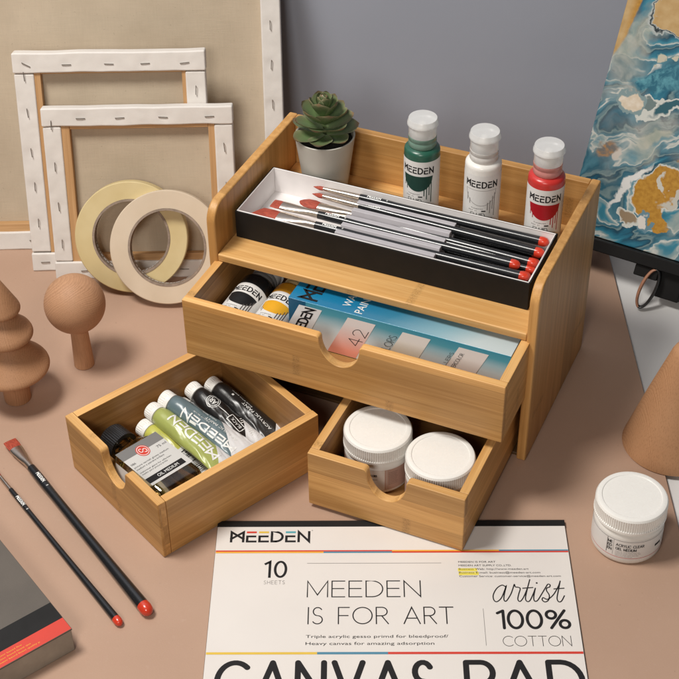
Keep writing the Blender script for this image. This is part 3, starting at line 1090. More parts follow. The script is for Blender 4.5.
# ------------------------------------------------------------------ brushes
def brush(label, kind, length, rmax, rend, head_w, loc, rot, group, bris=.017, ferr=.028, hand_logo=True, tip_len=.010, tag_mat='black_lacquer', lx=.05):
    """local x from the bristle tip (0) to the handle end (length)"""
    root = thing('paint_brush', label, 'brush', loc, rot=rot, group=group)
    x1, x2 = bris, bris + ferr
    hx = lambda p: (p[2], p[0], p[1])   # lathe z axis -> x

    def loft(secs, mat, name, n=24, parent=root):
        mb = MB()
        m_ = len(secs) - 1

        def fn(i, j):
            q = secs[int(round(j * m_))]
            a = 2 * PI * i
            return (q[0] + (q[3] * cos(a) if len(q) > 3 else 0), q[1] * cos(a), q[2] * sin(a))
        mb.grid(fn, n, m_, mat, closed=True)
        mb.add([fn(i / n, 0) for i in range(n)], [list(range(n))], mat)
        mb.add([fn(i / n, 1) for i in range(n)], [list(range(n))], mat)
        return mb.build(name, parent, smooth=50)
    hw = head_w / 2
    rf = rmax * .9
    if kind == 'flat':
        loft([(0, hw * .97, .0005, .0), (.001, hw * 1.0, .0008), (bris * .6, hw * 1.03, .0017), (x1 + .001, hw * .93, .0020)], 'bristle', 'bristles')
        loft([(x1, hw * .98, .0024), (x1 + ferr * .15, hw * .98, .0025), (x1 + ferr * .5, (hw + rf) * .5, (.0025 + rf) * .5), (x1 + ferr * .75, rf, rf), (x1 + ferr * .92, rf, rf), (x2, rf * .98, rf * .98)], 'ferrule', 'ferrule')
    elif kind == 'angle':
        loft([(0, hw * .97, .0005, .004), (.001, hw, .0008, .004), (bris * .6, hw * 1.03, .0017, .0015), (x1 + .001, hw * .93, .0020)], 'bristle', 'bristles')
        loft([(x1, hw * .98, .0024), (x1 + ferr * .15, hw * .98, .0025), (x1 + ferr * .5, (hw + rf) * .5, (.0025 + rf) * .5), (x1 + ferr * .75, rf, rf), (x2, rf * .98, rf * .98)], 'ferrule', 'ferrule')
    elif kind == 'filbert':
        loft([(0, hw * .2, .0005), (bris * .12, hw * .65, .0009), (bris * .35, hw * 1.0, .0015), (bris * .7, hw * 1.08, .0020), (x1 + .001, hw * .8, .0020)], 'bristle', 'bristles')
        loft([(x1, hw * .85, .0023), (x1 + ferr * .5, (hw * .8 + rf) * .5, (.0023 + rf) * .5), (x1 + ferr * .75, rf, rf), (x2, rf * .98, rf * .98)], 'ferrule', 'ferrule')
    else:
        loft([(0, .0002, .0002), (bris * .3, hw * .55, hw * .55), (bris * .65, hw, hw), (x1 + .001, hw * .9, hw * .9)], 'bristle', 'bristles')
        loft([(x1, hw * .95, hw * .95), (x1 + ferr * .6, rf * .9, rf * .9), (x2, rf * .98, rf * .98)], 'ferrule', 'ferrule')
    he = length - tip_len
    secs = []
    for q in range(25):
        s_ = q / 24
        # swells just behind the ferrule, thins, then thickens to the end
        rr = rmax * (1.0 + .10 * sin(min(1, s_ * 5) * PI)) * (1 - s_) + rend * s_ - (rmax + rend) * .5 * .10 * sin(PI * s_)
        secs.append((x2 + (he - x2) * s_, rr, rr))
    h = loft(secs, 'black_lacquer', 'handle', 32)
    r = secs[-1][1]
    loft([(he, r * 1.01, r * 1.01), (he + tip_len * .35, r * 1.04, r * 1.04), (he + tip_len * .7, r * .9, r * .9), (he + tip_len * .9, r * .55, r * .55), (he + tip_len, r * .08, r * .08)], 'red_tip', 'handle_tip', 32)
    if hand_logo:
        mb = MB()
        rr = rmax * 1.05

        def fn(x, y, l):
            k_ = rr + .00025 + l
            a = y / k_
            return (x, -k_ * sin(a) * -1, k_ * cos(a))
        write(mb, 'meeDeN', x2 + lx * .25, -.0013, .0125, .0026, .00062, fn, 'ink_white', .3, 0)
        small(mb, '8', x2 + lx * .25 + .018, -.0011, .0012, .0022, fn, 'ink_white')
        mb.build('lettering', h, **FLAT)
    return root


def place_along(p, q):
    """euler that turns local x from p to q, z up"""
    d = Vector(q) - Vector(p)
    return (Vector((d.x, d.y, d.z)).to_track_quat('X', 'Z')).to_euler(), d.length


GT = 'brushes lying on the table'
e, L = place_along((-.2935, .9500, .0050), (-.1512, .7500, .0058))
brush('thick black brush with flat red bristles and a red tip, lying on the table', 'flat', L, .0037, .0052, .0120, (-.2935, .9500, .0050), e, GT, bris=.0125, ferr=.030, tip_len=.011)
e, L = place_along((-.3020, .9170, .0030), (-.1732, .7415, .0035))
brush('thin black brush beside the thick one, its round head past the left edge', 'round', L, .0021, .0034, .0034, (-.3020, .9170, .0030), e, GT, bris=.012, ferr=.020, tip_len=.008)

# ------------------------------------------------------------------ carton with the brush set
BX0, BX1, BY0, BY1, BH = .0120, .2820, .0305, .1075, .0275
t = thing('brush_carton', 'long open black carton with white inside, holding a brush set on the top shelf', 'box', org(BX0, BY0, ZS), OROT)
W_, D_ = BX1 - BX0, BY1 - BY0
mb = MB()
c = .0011
mb.box(0, 0, .0002, W_, c, BH, 'black_card')
mb.box(0, D_ - c, .0002, W_, D_, BH, 'black_card')
mb.box(0, c, .0002, c, D_ - c, BH, 'black_card')
mb.box(W_ - c, c, .0002, W_, D_ - c, BH, 'black_card')
mb.box(c, c, .0002, W_ - c, D_ - c, .0014, 'black_card')
mb.build('carton', t, bevel=.0003)
mb = MB()
i_ = c + .0001
c2 = .0010
hb = BH + .0004
mb.box(i_, i_, .0016, W_ - i_, i_ + c2, hb, 'card_white')
mb.box(i_, D_ - i_ - c2, .0016, W_ - i_, D_ - i_, hb, 'card_white')
mb.box(i_, i_ + c2, .0016, i_ + c2, D_ - i_ - c2, hb, 'card_white')
mb.box(W_ - i_ - c2, i_ + c2, .0016, W_ - i_, D_ - i_ - c2, hb, 'card_white')
mb.box(i_ + c2, i_ + c2, .0016, W_ - i_ - c2, D_ - i_ - c2, .0026, 'card_white')
mb.build('lining', t, bevel=.0003)
# grey folded rack between the brushes: each ridge its own length
mb = MB()
rid = [(.0140, .0900, .1820), (.0260, .0905, .1825), (.0375, .0890, .1825), (.0500, .0905, .1825), (.0625, .0900, .1825)]
for y, xa, xb in rid:
    mb.prism([(y - .0058, .0030), (y - .0056, .0120), (y - .0018, .0222), (y + .0030, .0222), (y + .0056, .0120), (y + .0058, .0030)], xa, xb, 'grey_tray', 'yz')
mb.box(.0900, D_ - .0085, .0030, .1830, D_ - .0028, .0215, 'grey_tray')
mb.build('rack', t, bevel=.0005)
mb = MB()
mb.box(.1835, .0032, .0028, W_ - .0030, D_ - .0032, .0040, 'black_card')
mb.build('dark_filler', t)  # added black sheet, stands in for dark handles and the shade between them
GB = 'brushes of the set in the carton'
cx, sx = cos(OROT), sin(OROT)


def inbox(x, y, z):
    u, v = BX0 + x, BY0 + y
    return org(u, v, ZS + z)


specs = [  # kind, y at head, y at tail, x start, x end, width, bristle len, label, z
    ('angle', .0205, .0200, .0110, .2640, .0140, .0210, 'flat angled brush lying frontmost in the open carton', .0175),
    ('flat', .0355, .0318, .0190, .2520, .0120, .0095, 'flat square brush with a wide pale ferrule, its red end short of the others', .0185),
    ('filbert', .0525, .0440, .0380, .2640, .0125, .0190, 'brush with a bushy rounded red head in the middle of the carton', .0150),
    ('round', .0480, .0440, .0600, .2400, .0034, .0120, 'thin round brush in the carton beside the bushy headed one', .0130),
    ('round', .0635, .0565, .0450, .2655, .0046, .0110, 'round pointed brush near the back wall of the carton', .0180),
    ('round', .0710, .0695, .0430, .2650, .0040, .0100, 'rearmost slim round brush in the carton', .0205),
]
for kind, ya, yb, xa, xb, hw_, bl, lab, z_ in specs:
    p, q = inbox(xa, ya, z_), inbox(xb, yb, z_ + .0005)
    e, L = place_along(p, q)
    brush(lab, kind, L, .0036, .0041, hw_, p, e, GB, bris=bl, ferr=.036, tip_len=.0085, lx=.03)
# short spare brushes whose ends show between the others
for ya, xa, lab in ((.0125, .1, 'short black brush with its red end at the front corner of the carton'), (.0300, .12, 'black brush at the bottom of the carton, its red end beside the front tips'),
                    (.0390, .1, 'lowest black brush at the middle of the carton, mostly covered by the rack'), (.0510, .1, 'lower black brush behind the middle of the carton, mostly covered by the rack'), (.0620, .1, 'lower black brush near the back of the carton, mostly covered by the rack')):
    p, q = inbox(.093, ya, .0075), inbox(.2610 + random.uniform(0, .004), ya + .002, .0085 + random.uniform(0, .003))
    e, L = place_along(p, q)
    brush(lab, 'round', L, .0030, .0038, .0036, p, e, GB, bris=.01, ferr=.03, hand_logo=False, tip_len=.0085)

# ------------------------------------------------------------------ watercolour box in the wide drawer
def grad(name, c_bottom, c_top, z0, z1, axis=2):
    k = NT(name)
    s = k.sep(k.attr('g'))
    return k


XB0, XB1, VB0, VB1, ZB0, ZB1 = .0835, .2845, -.0150, .0850, .0779, .1262
t = thing('watercolour_box', 'blue and pale watercolour paint box lying in the wide drawer', 'box', org(XB0, VB0, ZB0), OROT)
Wb, Db, Hb = XB1 - XB0, VB1 - VB0, ZB1 - ZB0
k = NT('box_blue_gradient')
s = k.sep(k.objco())
fx = k.math('DIVIDE', s[0], Wb)
fy = k.math('DIVIDE', s[1], .06)
v_ = k.math('ADD', fx, k.math('MULTIPLY', k.math('SUBTRACT', .5, fy), .25))
v_ = k.math('ADD', v_, k.math('MULTIPLY', k.math('SUBTRACT', k.noise(k.objco(), 18., 2), .5), .12))
c = k.ramp(v_, [(0., (.006, .20, .40)), (.35, (.012, .18, .35)), (.55, (.04, .21, .34)), (.78, (.24, .42, .50)), (.95, (.50, .58, .60))])
k.p(color=c, rough=.3, coat=.2)
M['box_top'] = k.m
k = NT('box_front_gradient')
s = k.sep(k.objco())
z_ = k.math('DIVIDE', s[2], Hb)
fx = k.math('DIVIDE', s[0], Wb)
c = k.ramp(k.math('ADD', z_, k.math('MULTIPLY', k.math('SUBTRACT', k.noise(k.objco(), 15., 2), .5), .15)), [(.25, (.88, .88, .88)), (.55, (.66, .78, .83)), (.85, (.10, .40, .52)), (1., (.06, .34, .48))])
c = k.mix(k.mapr(fx, .08, .085, 1, 0), c, (.01, .11, .22))
k.p(color=c, rough=.35, coat=.15)
M['box_front'] = k.m
for nm, c0, c1 in (('tile_white', (.93, .92, .91), (.90, .92, .94)), ('tile_red', (.92, .36, .27), (.92, .86, .85)), ('tile_cream', (.93, .84, .60), (.92, .90, .87)), ('tile_pale', (.93, .82, .75), (.93, .89, .87))):
    k = NT(nm)
    s = k.sep(k.objco())
    f_ = k.math('DIVIDE', s[2], Hb)
    k.p(color=k.mix(k.mapr(f_, .15, .75), c0, c1), rough=.38, coat=.1)
    M[nm] = k.m
mb = MB()
mb.box(0, 0, 0, Wb, Db, Hb, 'box_top')
b = mb.build('carton', t, smooth=0, bevel=.0005)
b.data.materials.append(M['box_front'])
for p in b.data.polygons:
    if p.normal.y < -.5: p.material_index = 1
ff = lambda x, y, l: (x, -.0002 - l, y)
mb = MB()
sl = .46   # slant of the printed tiles
ztl, zbt = Hb - .0045, .0008


def ptile(x0, x1, mat):
    h_ = ztl - zbt
    mb.add([ff(x0 - sl * h_, zbt, 0), ff(x1 - sl * h_ * .95, zbt, 0), ff(x1, ztl, 0), ff(x0, ztl, 0)], [(0, 1, 2, 3)], mat)


for x0, x1, m_ in ((.0085 + .0, .0300, 'tile_white'), (.0540, .0795, 'tile_red'), (.1040, .1290, 'tile_cream'), (.1540, .1800, 'tile_pale')):
    ptile(x0 + .002, x1 + .002, m_)
mb.build('printed_tile', t, **FLAT)
# lettering runs up the slanted tiles
mb = MB()


def run_up(x, z, sk=sl):
    """text x axis goes up the tile (screen up right), letter tops to the left"""
    return lambda a, b_, l: (x - b_ * 1.0 + a * sk, -.0003 - l, z + a)


write(mb, 'MeeDeN'.replace('M', 'm'), 0, 0, .036, .0085, .0016, run_up(.0085, .006), 'ink', .25, 0)
write(mb, '42', 0, 0, .0185, .0125, .00060, run_up(.0665, .0150), 'ink', .22, 0)
write(mb, 'COLORS', 0, 0, .028, .0068, .00045, run_up(.0885, .0090), 'ink', .2, 0)
write(mb, 'FILLERS', 0, 0, .020, .0034, .00032, run_up(.1430, .0160), 'ink', .2, 0)
write(mb, 'WATERCOLOR', 0, 0, .026, .0034, .00032, run_up(.1490, .0120), 'ink', .2, 0)
mb.build('lettering', t, **FLAT)
mb = MB()
ft = lambda x, y: (lambda a, b_, l: (x - b_ + a * .0, y + a, Hb + .0003 + l))
write(mb, 'meeDeN', 0, 0, .066, .0150, .0024, ft(.0245, .0045), 'ink', .25, 0)
small(mb, 'WATERCOLOR', 0, 0, .062, .0075, ft(.0545, .0080), 'ink_white')
small(mb, 'PAINTING SET', 0, 0, .062, .0075, ft(.0675, .0030), 'ink_white')
mb.build('lettering', t, **FLAT)
mb = MB()
gx, gy = .120, .030
gem = [(-.013, .009), (-.009, -.001), (0, -.006), (.011, -.003), (.014, .005), (.009, .013)]
flat_top = lambda a, b_, l: (gx + a, gy + b_, Hb + .0003 + l)
ribbon(mb, gem + [gem[0]], .0006, flat_top, 'ink', 0)
ribbon(mb, [gem[1], (0, .004), gem[3]], .0005, flat_top, 'ink', 1e-5)
ribbon(mb, [(0, .004), (0, -.006)], .0005, flat_top, 'ink', 2e-5)
mb.build('emblem', t, **FLAT)

# ------------------------------------------------------------------ tubes in the loose drawer
def tube_mat(name, col, white_from, diag=0.6, second=None):
    """t.x = lateral -1..1, t.y = along 0..1"""
    k = NT(name)
    s = k.sep(k.attr('t'))
    lim = k.math('ADD', s[1], k.math('MULTIPLY', s[0], diag * .12))
    f = k.math('GREATER_THAN', lim, white_from)
    c = k.mix(f, col, (.74, .74, .75))
    if second:
        f2 = k.math('GREATER_THAN', k.math('ADD', s[0], k.math('MULTIPLY', s[1], .3)), second[0])
        c = k.mix(f2, c, second[1])
    k.p(color=c, rough=.34, coat=.25, coatr=.2)
    k.bump(k.noise(k.objco(), 90., 3), .25, .0015)
    return k.m


M['t_yellow'] = tube_mat('yellow_tube', (.52, .51, .10), .74)
M['t_green'] = tube_mat('green_tube', (.36, .40, .11), .84, 1.5)
M['t_blue'] = tube_mat('blue_tube', (.115, .165, .185), .72, 1.6)
M['t_grey'] = tube_mat('grey_tube', (.36, .36, .36), .70, 1.)
M['t_black'] = tube_mat('black_tube', (.016, .015, .015), .86, 1.)
M['t_black2'] = tube_mat('black_white_tube', (.014, .013, .013), .75, 1.6)
M['collar'] = simple('tube_collar', (.42, .40, .37), .5, .05)


def tube(label, mat, pc, pe, r, roll, art, extra_bend=0., parent=None):
    """pc = cap end, pe = crimp end, in the loose drawer frame; local x from cap to crimp"""
    p, q = ldr(*pc), ldr(*pe)
    e, L = place_along(p, q)
    m_ = e.to_matrix().to_4x4() @ Matrix.Rotation(roll, 4, 'X')
    root = thing('paint_tube', label, 'tube', p, rot=m_.to_euler(), group='paint tubes in the loose drawer')
    capl = .0105
    # cap
    mb = MB()
    tx = lambda v_: (v_[2], v_[0], v_[1])
    N = 60
    rc = r * .88
    prof = [(0, 0), (rc - .0016, 0), (rc - .0006, .0004), (rc, .0014), (rc, capl * .62), (rc * .97, capl * .64), (rc * .97, capl * .72), (rc * 1.0, capl * .74), (rc * 1.0, capl), (0, capl)]
    vs, fs = [], []
    N = 96
    for r_, z_ in prof[1:-1]:
        for i in range(N):
            rr = r_ - (.00035 if (i % 4 >= 2 and .0012 < z_ < capl * .63) else 0)
            vs.append((z_, rr * cos(2 * PI * i / N), rr * sin(2 * PI * i / N)))
    m2 = len(prof) - 2
    for j in range(m2 - 1):
        for i in range(N): fs.append((j * N + i, j * N + (i + 1) % N, (j + 1) * N + (i + 1) % N, (j + 1) * N + i))
    fs += [list(range(N)), [(m2 - 1) * N + i for i in range(N)]]
    mb.add(vs, fs, 'white_lid')
    mb.build('cap', root, smooth=30)
    x0 = capl + .0004
    Lb = L - x0

    def sec(s):
        a = r * (1 + .48 * s ** 1.6) if s > .08 else r * (.80 + .20 * sqrt(min(1, s / .08)))
        b = r * (1 - s ** 1.9) * (1 if s > .08 else (.80 + .20 * sqrt(min(1, s / .08)))) + .0004
        return a, b

    sd = random.random() * 50

    def dent(j, c_):
        return min(1., j * 3) * r * (.15 * mnoise.noise(Vector((j * 5.5 + sd, c_ * 1.3, sd))) + .055 * mnoise.noise(Vector((j * 13 + c_ * 3, c_ * 4 + sd, 2.)))
                                     + .016 * mnoise.noise(Vector((j * 30 - c_ * 8, c_ * 9 + sd, 7.))))

    def fn(i, j):
        a, b = sec(j)
        an = 2 * PI * i
        ex = abs(cos(an)) ** 1.0
        drop = -r * .35 * j ** 2
        wr = dent(j, cos(an))
        return (x0 + Lb * j, a * cos(an), b * sin(an) + drop + wr)
    mb = MB()
    n, m2 = 64, 64
    mb.grid(fn, n, m2, mat, closed=True, x=lambda i, j: (cos(2 * PI * i), j, .01))
    mb.add([fn(i / n, 0) for i in range(n)], [list(range(n))], 'collar', x=[(0, 0, 0)] * n)
    mb.add([fn(i / n, 1) for i in range(n)], [list(range(n))], 'label_white', x=[(0, 0, 0)] * n)
    body = mb.build('tube_body', root, smooth=60)
    if art:
        mb = MB()

        def surf(x, y, l):
            """x along from the crimp towards the cap, y across; text upright seen from the far side"""
            j = 1 - x / Lb
            j = min(1, max(0, j))
            a, b = sec(j)
            yy = -y
            c_ = max(-.98, min(.98, yy / a))
            drop = -r * .35 * j ** 2
            wr = dent(j, c_)
            return (x0 + Lb * j, yy, b * sqrt(1 - c_ * c_) + drop + wr + .00022 + l)
        art(mb, surf, Lb, r)
        mb.build('lettering', body, **FLAT)
    return root


def art_green(mb, S, L, r):
    write(mb, 'meeDeN', .016, -r * .46, L * .64, r * .90, .0017, S, 'ink_white', .25)


def art_blue(mb, S, L, r):
    write(mb, 'meeDeN', .012, r * .32, L * .66, r * .60, .0014, S, 'ink_white', .25)
    small(mb, 'ACRYLIC PAINT', .016, -r * .42, L * .40, .0026, S, 'ink_white')
    small(mb, 'heavy body colour', .042, -r * .75, L * .3, .0014, S, 'ink_white')
    small(mb, 'LIGHT BLUE', .045, -r * .1, L * .2, .0012, S, 'ink_white')


def art_black(mb, S, L, r):
    small(mb, 'ACRYLIC PAINT', .018, -r * .20, L * .42, .0027, S, 'ink_white')
    small(mb, 'finest artist quality', .045, -r * .45, L * .3, .0013, S, 'ink_white')
    bars_patch(mb, .065, -.001, .067, .001, S, 'ink_white')


def art_badge(mb, S, L, r):
    cx_, cy_ = L * .76, 0
    for rr in (.0062, .0047):
        ribbon(mb, [(cx_ + rr * cos(a * PI / 14), cy_ + rr * sin(a * PI / 14)) for a in range(29)], .0005, S, 'ink_white', 0)
    write(mb, 'AR', cx_ - .003, cy_ - .002, .006, .004, .0007, S, 'ink_white', .3)
    ribbon(mb, [(cx_ - .0062, 0), (L * .5, 0)], .0006, S, 'ink_white', 1e-5)
    ribbon(mb, [(L * .5, -.0035), (L * .5, .0035), (L * .3, .0035), (L * .3, -.0035), (L * .5, -.0035)], .0007, S, 'ink_white', 0)
    small(mb, 'BLACK', L * .33, -.0016, L * .14, .0030, S, 'ink_white', 1e-5)
    for q in range(13):
        bars_patch(mb, L * .12 + q * .0021, -.0085, L * .12 + q * .0021 + .0008, -.0035, S, 'ink_white')


def art_yellow(mb, S, L, r):
    bars_patch(mb, L * .17, -r * .7, L * .55, r * .8, S, 'label_white', 0, 8, 8)
    x = L * .19
    while x < L * .50:
        w_ = random.choice((.0004, .0007, .001))
        bars_patch(mb, x, -r * .25, x + w_, r * .75, S, 'ink', .0001, 1, 6)
        x += w_ + random.choice((.0005, .0008))


def art_grey(mb, S, L, r):
    small(mb, 'ACRYLIC PAINT', .018, -.001, L * .42, .0026, S, 'ink_grey')


tube('yellow green paint tube lying deepest, beside the glass bottle', 't_yellow', (0.0615, 0.1205, 0.0250), (0.0775, 0.0310, 0.0150), .0092, 0, art_yellow)
tube('pale green paint tube with large white letters on top of its neighbours', 't_green', (0.0735, 0.1225, 0.0360), (0.0865, 0.0240, 0.0295), .0092, -.12, art_green)
tube('slate blue paint tube with white crimped end', 't_blue', (0.0885, 0.1240, 0.0400), (0.1110, 0.0300, 0.0270), .0095, .05, art_blue)
tube('black paint tube with a round white emblem, third cap from the right wall', 't_black2', (0.1190, 0.1265, 0.0320), (0.1265, 0.0330, 0.0200), .0090, 0, art_badge)
tube('pale grey paint tube wedged between the black ones', 't_grey', (0.1075, 0.1285, 0.0180), (0.1390, 0.0350, 0.0145), .0082, 0, art_grey)
tube('plain black paint tube nearest the drawer back', 't_black', (0.1380, 0.1240, 0.0290), (0.1485, 0.0290, 0.0170), .0088, 0, art_black)

# ------------------------------------------------------------------ glass bottle of medium
def clear(name, tint, ior, extra, rough=.03):
    k = NT(name)
    tr = k.n('ShaderNodeBsdfTransparent')
    tr.inputs[0].default_value = tint
    gl_ = k.n('ShaderNodeBsdfGlossy')
    gl_.inputs['Roughness'].default_value = rough
    gl_.inputs['Color'].default_value = (1, .97, .9, 1)
    fr = k.n('ShaderNodeFresnel')
    fr.inputs[0].default_value = ior
    mx = k.n('ShaderNodeMixShader')
    k.set(mx.inputs[0], k.math('ADD', fr.outputs[0], extra, clamp=True))
    k.t.links.new(tr.outputs[0], mx.inputs[1])
    k.t.links.new(gl_.outputs[0], mx.inputs[2])
    k.t.links.new(mx.outputs[0], k.out.inputs[0])
    return k.m


M['glass'] = clear('clear_glass', (.95, .94, .91, 1), 1.5, .03)
M['oil'] = clear('oil_medium', (.96, .91, .80, 1), 1.25, .02, .08)
a0 = ldr(.0310, .1215, .0310)
a1 = ldr(.0400, .0280, .0265)
e, L = place_along(a0, a1)
m_ = e.to_matrix().to_4x4() @ Matrix.Rotation(-.06, 4, 'X')
t = thing('glass_bottle', 'square clear glass bottle of medium with a black ribbed cap, lying in the loose drawer', 'bottle', a0, rot=m_.to_euler())
tx = lambda v_: (v_[2], v_[0], v_[1])
mb = MB()
N = 120
vs, fs = [], []
capL = .0185
prof = [(.0115, 0, 0), (.0125, .0012, 0), (.0128, .002, 1), (.0134, capL - .0015, 1), (.0134, capL, 0)]
for r_, z_, rb in prof:
    for i in range(N):
        rr = r_ - (.0005 if rb and i % 3 == 0 else 0)
        a = 2 * PI * i / N
        vs.append((z_, rr * cos(a), rr * sin(a)))
for j in range(len(prof) - 1):
    for i in range(N): fs.append((j * N + i, j * N + (i + 1) % N, (j + 1) * N + (i + 1) % N, (j + 1) * N + i))
fs.append(list(range(N)))
fs.append([(len(prof) - 1) * N + i for i in range(N)])
mb.add(vs, fs, 'black_plastic')
mb.build('cap', t, smooth=25)


def sq(i, a, b, p):
    """superellipse"""
    an = 2 * PI * i
    c_, s_ = cos(an), sin(an)
    f_ = (abs(c_) ** p + abs(s_) ** p) ** (-1 / p)
    return a * c_ * f_, b * s_ * f_


GLB = L - capL


def glass_loft(mb, off, mat):
    st_ = [(0., .0098, .0098, 2), (.004, .0098, .0098, 2), (.006, .0112, .0108, 2.2), (.010, .0175, .0128, 3), (.014, .0215, .0142, 5), (.018, .0230, .0148, 7), (GLB - .004, .0230, .0148, 7), (GLB - .001, .0220, .0140, 6), (GLB, .0200, .0126, 5)]

    def fn(i, j):
        x, a, b, p = st_[int(round(j * (len(st_) - 1)))]
        y, z = sq(i, a - off, b - off, p)
        x = x + (off if j < .5 else -off)
        return (capL + .0004 + x, y, z)
    mb.grid(fn, 72, len(st_) - 1, mat, closed=True)
    mb.add([fn(i / 72, 0) for i in range(72)], [list(range(72))], mat)
    mb.add([fn(i / 72, 1) for i in range(72)], [list(range(72))], mat)


mb = MB(); glass_loft(mb, 0, 'glass')
gl = mb.build('bottle_glass', t, smooth=45)
mb = MB(); glass_loft(mb, .0016, 'oil')
mb.build('liquid', gl, smooth=45)
# label: text right = local -y?  looks up the bottle towards the cap
S = lambda a, b_, l: (capL + .0640 - b_ * 1.42, a * 1.22, .0149 + .0003 + l)
k = NT('label_grey')
k.p(color=(.19, .185, .18, 1), rough=.45)
M['label_grey'] = k.m
k = NT('label_silver')
k.p(color=(.60, .59, .57, 1), rough=.45)
M['label_silver'] = k.m
mb = MB()
bars_patch(mb, -.0178, .0000, .0178, .0340, S, 'label_silver', 0)
lab = mb.build('label', t, **FLAT)
mb = MB()
bars_patch(mb, -.0178, .0262, .0178, .0340, S, 'label_grey', 8e-5)
disc(mb, (-.0010, .0262), .0048, S, 'ink_red', 2e-4, 28)
ribbon(mb, arc(-.0010, .0262, .0040, .0040, 0, 360, 24), .0004, S, 'ink_white', 2.6e-4)
ribbon(mb, arc(-.0022, .0268, .0012, .0016, 40, 330, 10), .0005, S, 'ink_white', 2.6e-4)
ribbon(mb, arc(.0004, .0256, .0012, .0016, -140, 150, 10), .0005, S, 'ink_white', 2.7e-4)
small(mb, '75 ml', .0085, .0222, .0080, .0020, S, 'ink', 1e-4)
small(mb, '086', -.0165, .0200, .0040, .0016, S, 'ink', 1e-4)
small(mb, 'picture varnish glossy medium', -.0165, .0172, .0300, .0013, S, 'ink', 1e-4)
small(mb, 'medium a peindre brillant', -.0165, .0150, .0240, .0013, S, 'ink', 1e-4)
small(mb, 'malmittel glanz fur olfarben', -.0165, .0118, .0270, .0011, S, 'ink', 1e-4)
small(mb, 'medio para pintura brillo', -.0165, .0100, .0220, .0011, S, 'ink', 1e-4)
bars_patch(mb, -.0178, .0020, .0140, .0066, S, 'ink', 9e-5)
small(mb, 'OIL MEDIUM', -.0090, .0031, .0180, .0024, S, 'ink_white', 2e-4)
mb.build('lettering', lab, **FLAT)
# side label
mb = MB()
bars_patch(mb, 0, 0, .03, .018, lambda a, b_, l: (capL + .018 + a * 1.3, -.0232, b_ - .009), 'label_white')
mb.build('label', t, **FLAT)

# ------------------------------------------------------------------ canvas pad in the foreground
PX, PY, PR, PZ = -.1036, .8464, -.018, .0030
PW, PL = .2875, .36
pad = thing('canvas_pad', 'white canvas pad with large black print and a black binding edge, lying in the foreground', 'pad', (PX, PY, 0), PR)
mb = MB()
k = NT('pad_paper')
co = k.objco()
wv = k.noise(co, 1800., 2)
k.p(color=k.mix(k.mapr(k.noise(co, 9., 3), .3, .7), (.70, .655, .62), (.75, .705, .665)), rough=.55, spec=.3)
k.bump(wv, .12, .0003)
M['paper'] = k.m
mb.box(0, -PL, .0018, PW, .0, PZ, 'paper')
mb.build('sheets', pad, smooth=0, bevel=.0002)
mb = MB(); mb.box(-.0004, -PL, .0002, PW + .0006, .0004, .0016, 'black_card'); mb.build('backing_board', pad, smooth=0, bevel=.0002)
mb = MB(); mb.box(-.0003, -.0027, .0019, PW + .0003, .0040, PZ + .0004, 'black_card'); mb.build('binding', pad, smooth=0, bevel=.0003)
P = lambda x, y, l: (x, y, PZ + .00012 + l)
mb = MB()
write(mb, 'meeDeN', .0121, -.0190, .0640, .0104, .0020, P, 'ink', .28, 0, step=1., bars=['ink_red', 'ink_yellow', 'ink_teal'])
small(mb, 'R', .0783, -.0075, .0010, .0012, P, 'ink_soft')


def stripe(x0, x1, y, h_, m_): bars_patch(mb, x0, y - h_, x1, y, P, m_)


for x0, x1, a, b_ in ((.0003, .0883, 'ink_red', 'ink_orange'), (.0883, .1440, 'ink_red', 'ink_blue'), (.1440, .2310, 'ink_orange', 'ink_red'), (.2310, PW - .0003, 'ink_blue', 'ink_red')):
    stripe(x0, x1, -.0288, .0014, a)
    stripe(x0, x1, -.0302, .0016, b_)
for x0, x1, a in ((.0003, .0850, 'ink_yellow'), (.0850, .1390, 'ink_blue'), (.1390, PW - .0003, 'ink_red')): stripe(x0, x1, -.1325, .0022, a)
write(mb, '10', .0418, -.0572, .0165, .0160, .0021, P, 'ink', .30, 0)
write(mb, 'SHEETS', .0412, -.0648, .0165, .0036, .00022, P, 'ink_soft', .35)
stripe(.0752, .1835, -.0428, .0003, 'ink_soft')
write(mb, 'MEEDEN', .0762, -.0781, .0895, .0163, .00092, P, 'ink', .20, step=1.)
write(mb, 'IS FOR ART', .0774, -.1052, .1130, .0163, .00092, P, 'ink', .22, step=1.)
small(mb, 'Triple acrylic gesso primd for bleedproof/', .0760, -.1189, .1095, .0029, P, 'ink')
small(mb, 'Heavy canvas for amazing adsorption', .0760, -.1257, .0985, .0029, P, 'ink')
# tiny address block with highlighter
bars_patch(mb, .1965, -.0520, .2120, -.0487, P, 'hilite', 0)
bars_patch(mb, .1970, -.0560, .2130, -.0527, P, 'hilite', 0)
for q, (tx_, w_) in enumerate((('MEEDEN IS FOR ART', .030), ('MEEDEN ART SUPPLY CO.,LTD.', .0425), ('Business Web: http://www.meeden.art', .0560), ('Business E-mail: business@meeden-art.com', .0650), ('Customer Service: customer-service@meeden-art.com', .0810))):
    small(mb, tx_, .1973, -.0428 - q * .0038, w_, .0019, P, 'ink', 2e-5)
ribbon(mb, [(.2141, -.0905), (.2141, -.1265)], .0003, P, 'ink_soft')
write(mb, '100%', .2248, -.1098, .0555, .0172, .0024, P, 'ink', .20, 0, round_=True)
write(mb, 'COTTON', .2272, -.1272, .0520, .0095, .00045, P, 'ink', .16)


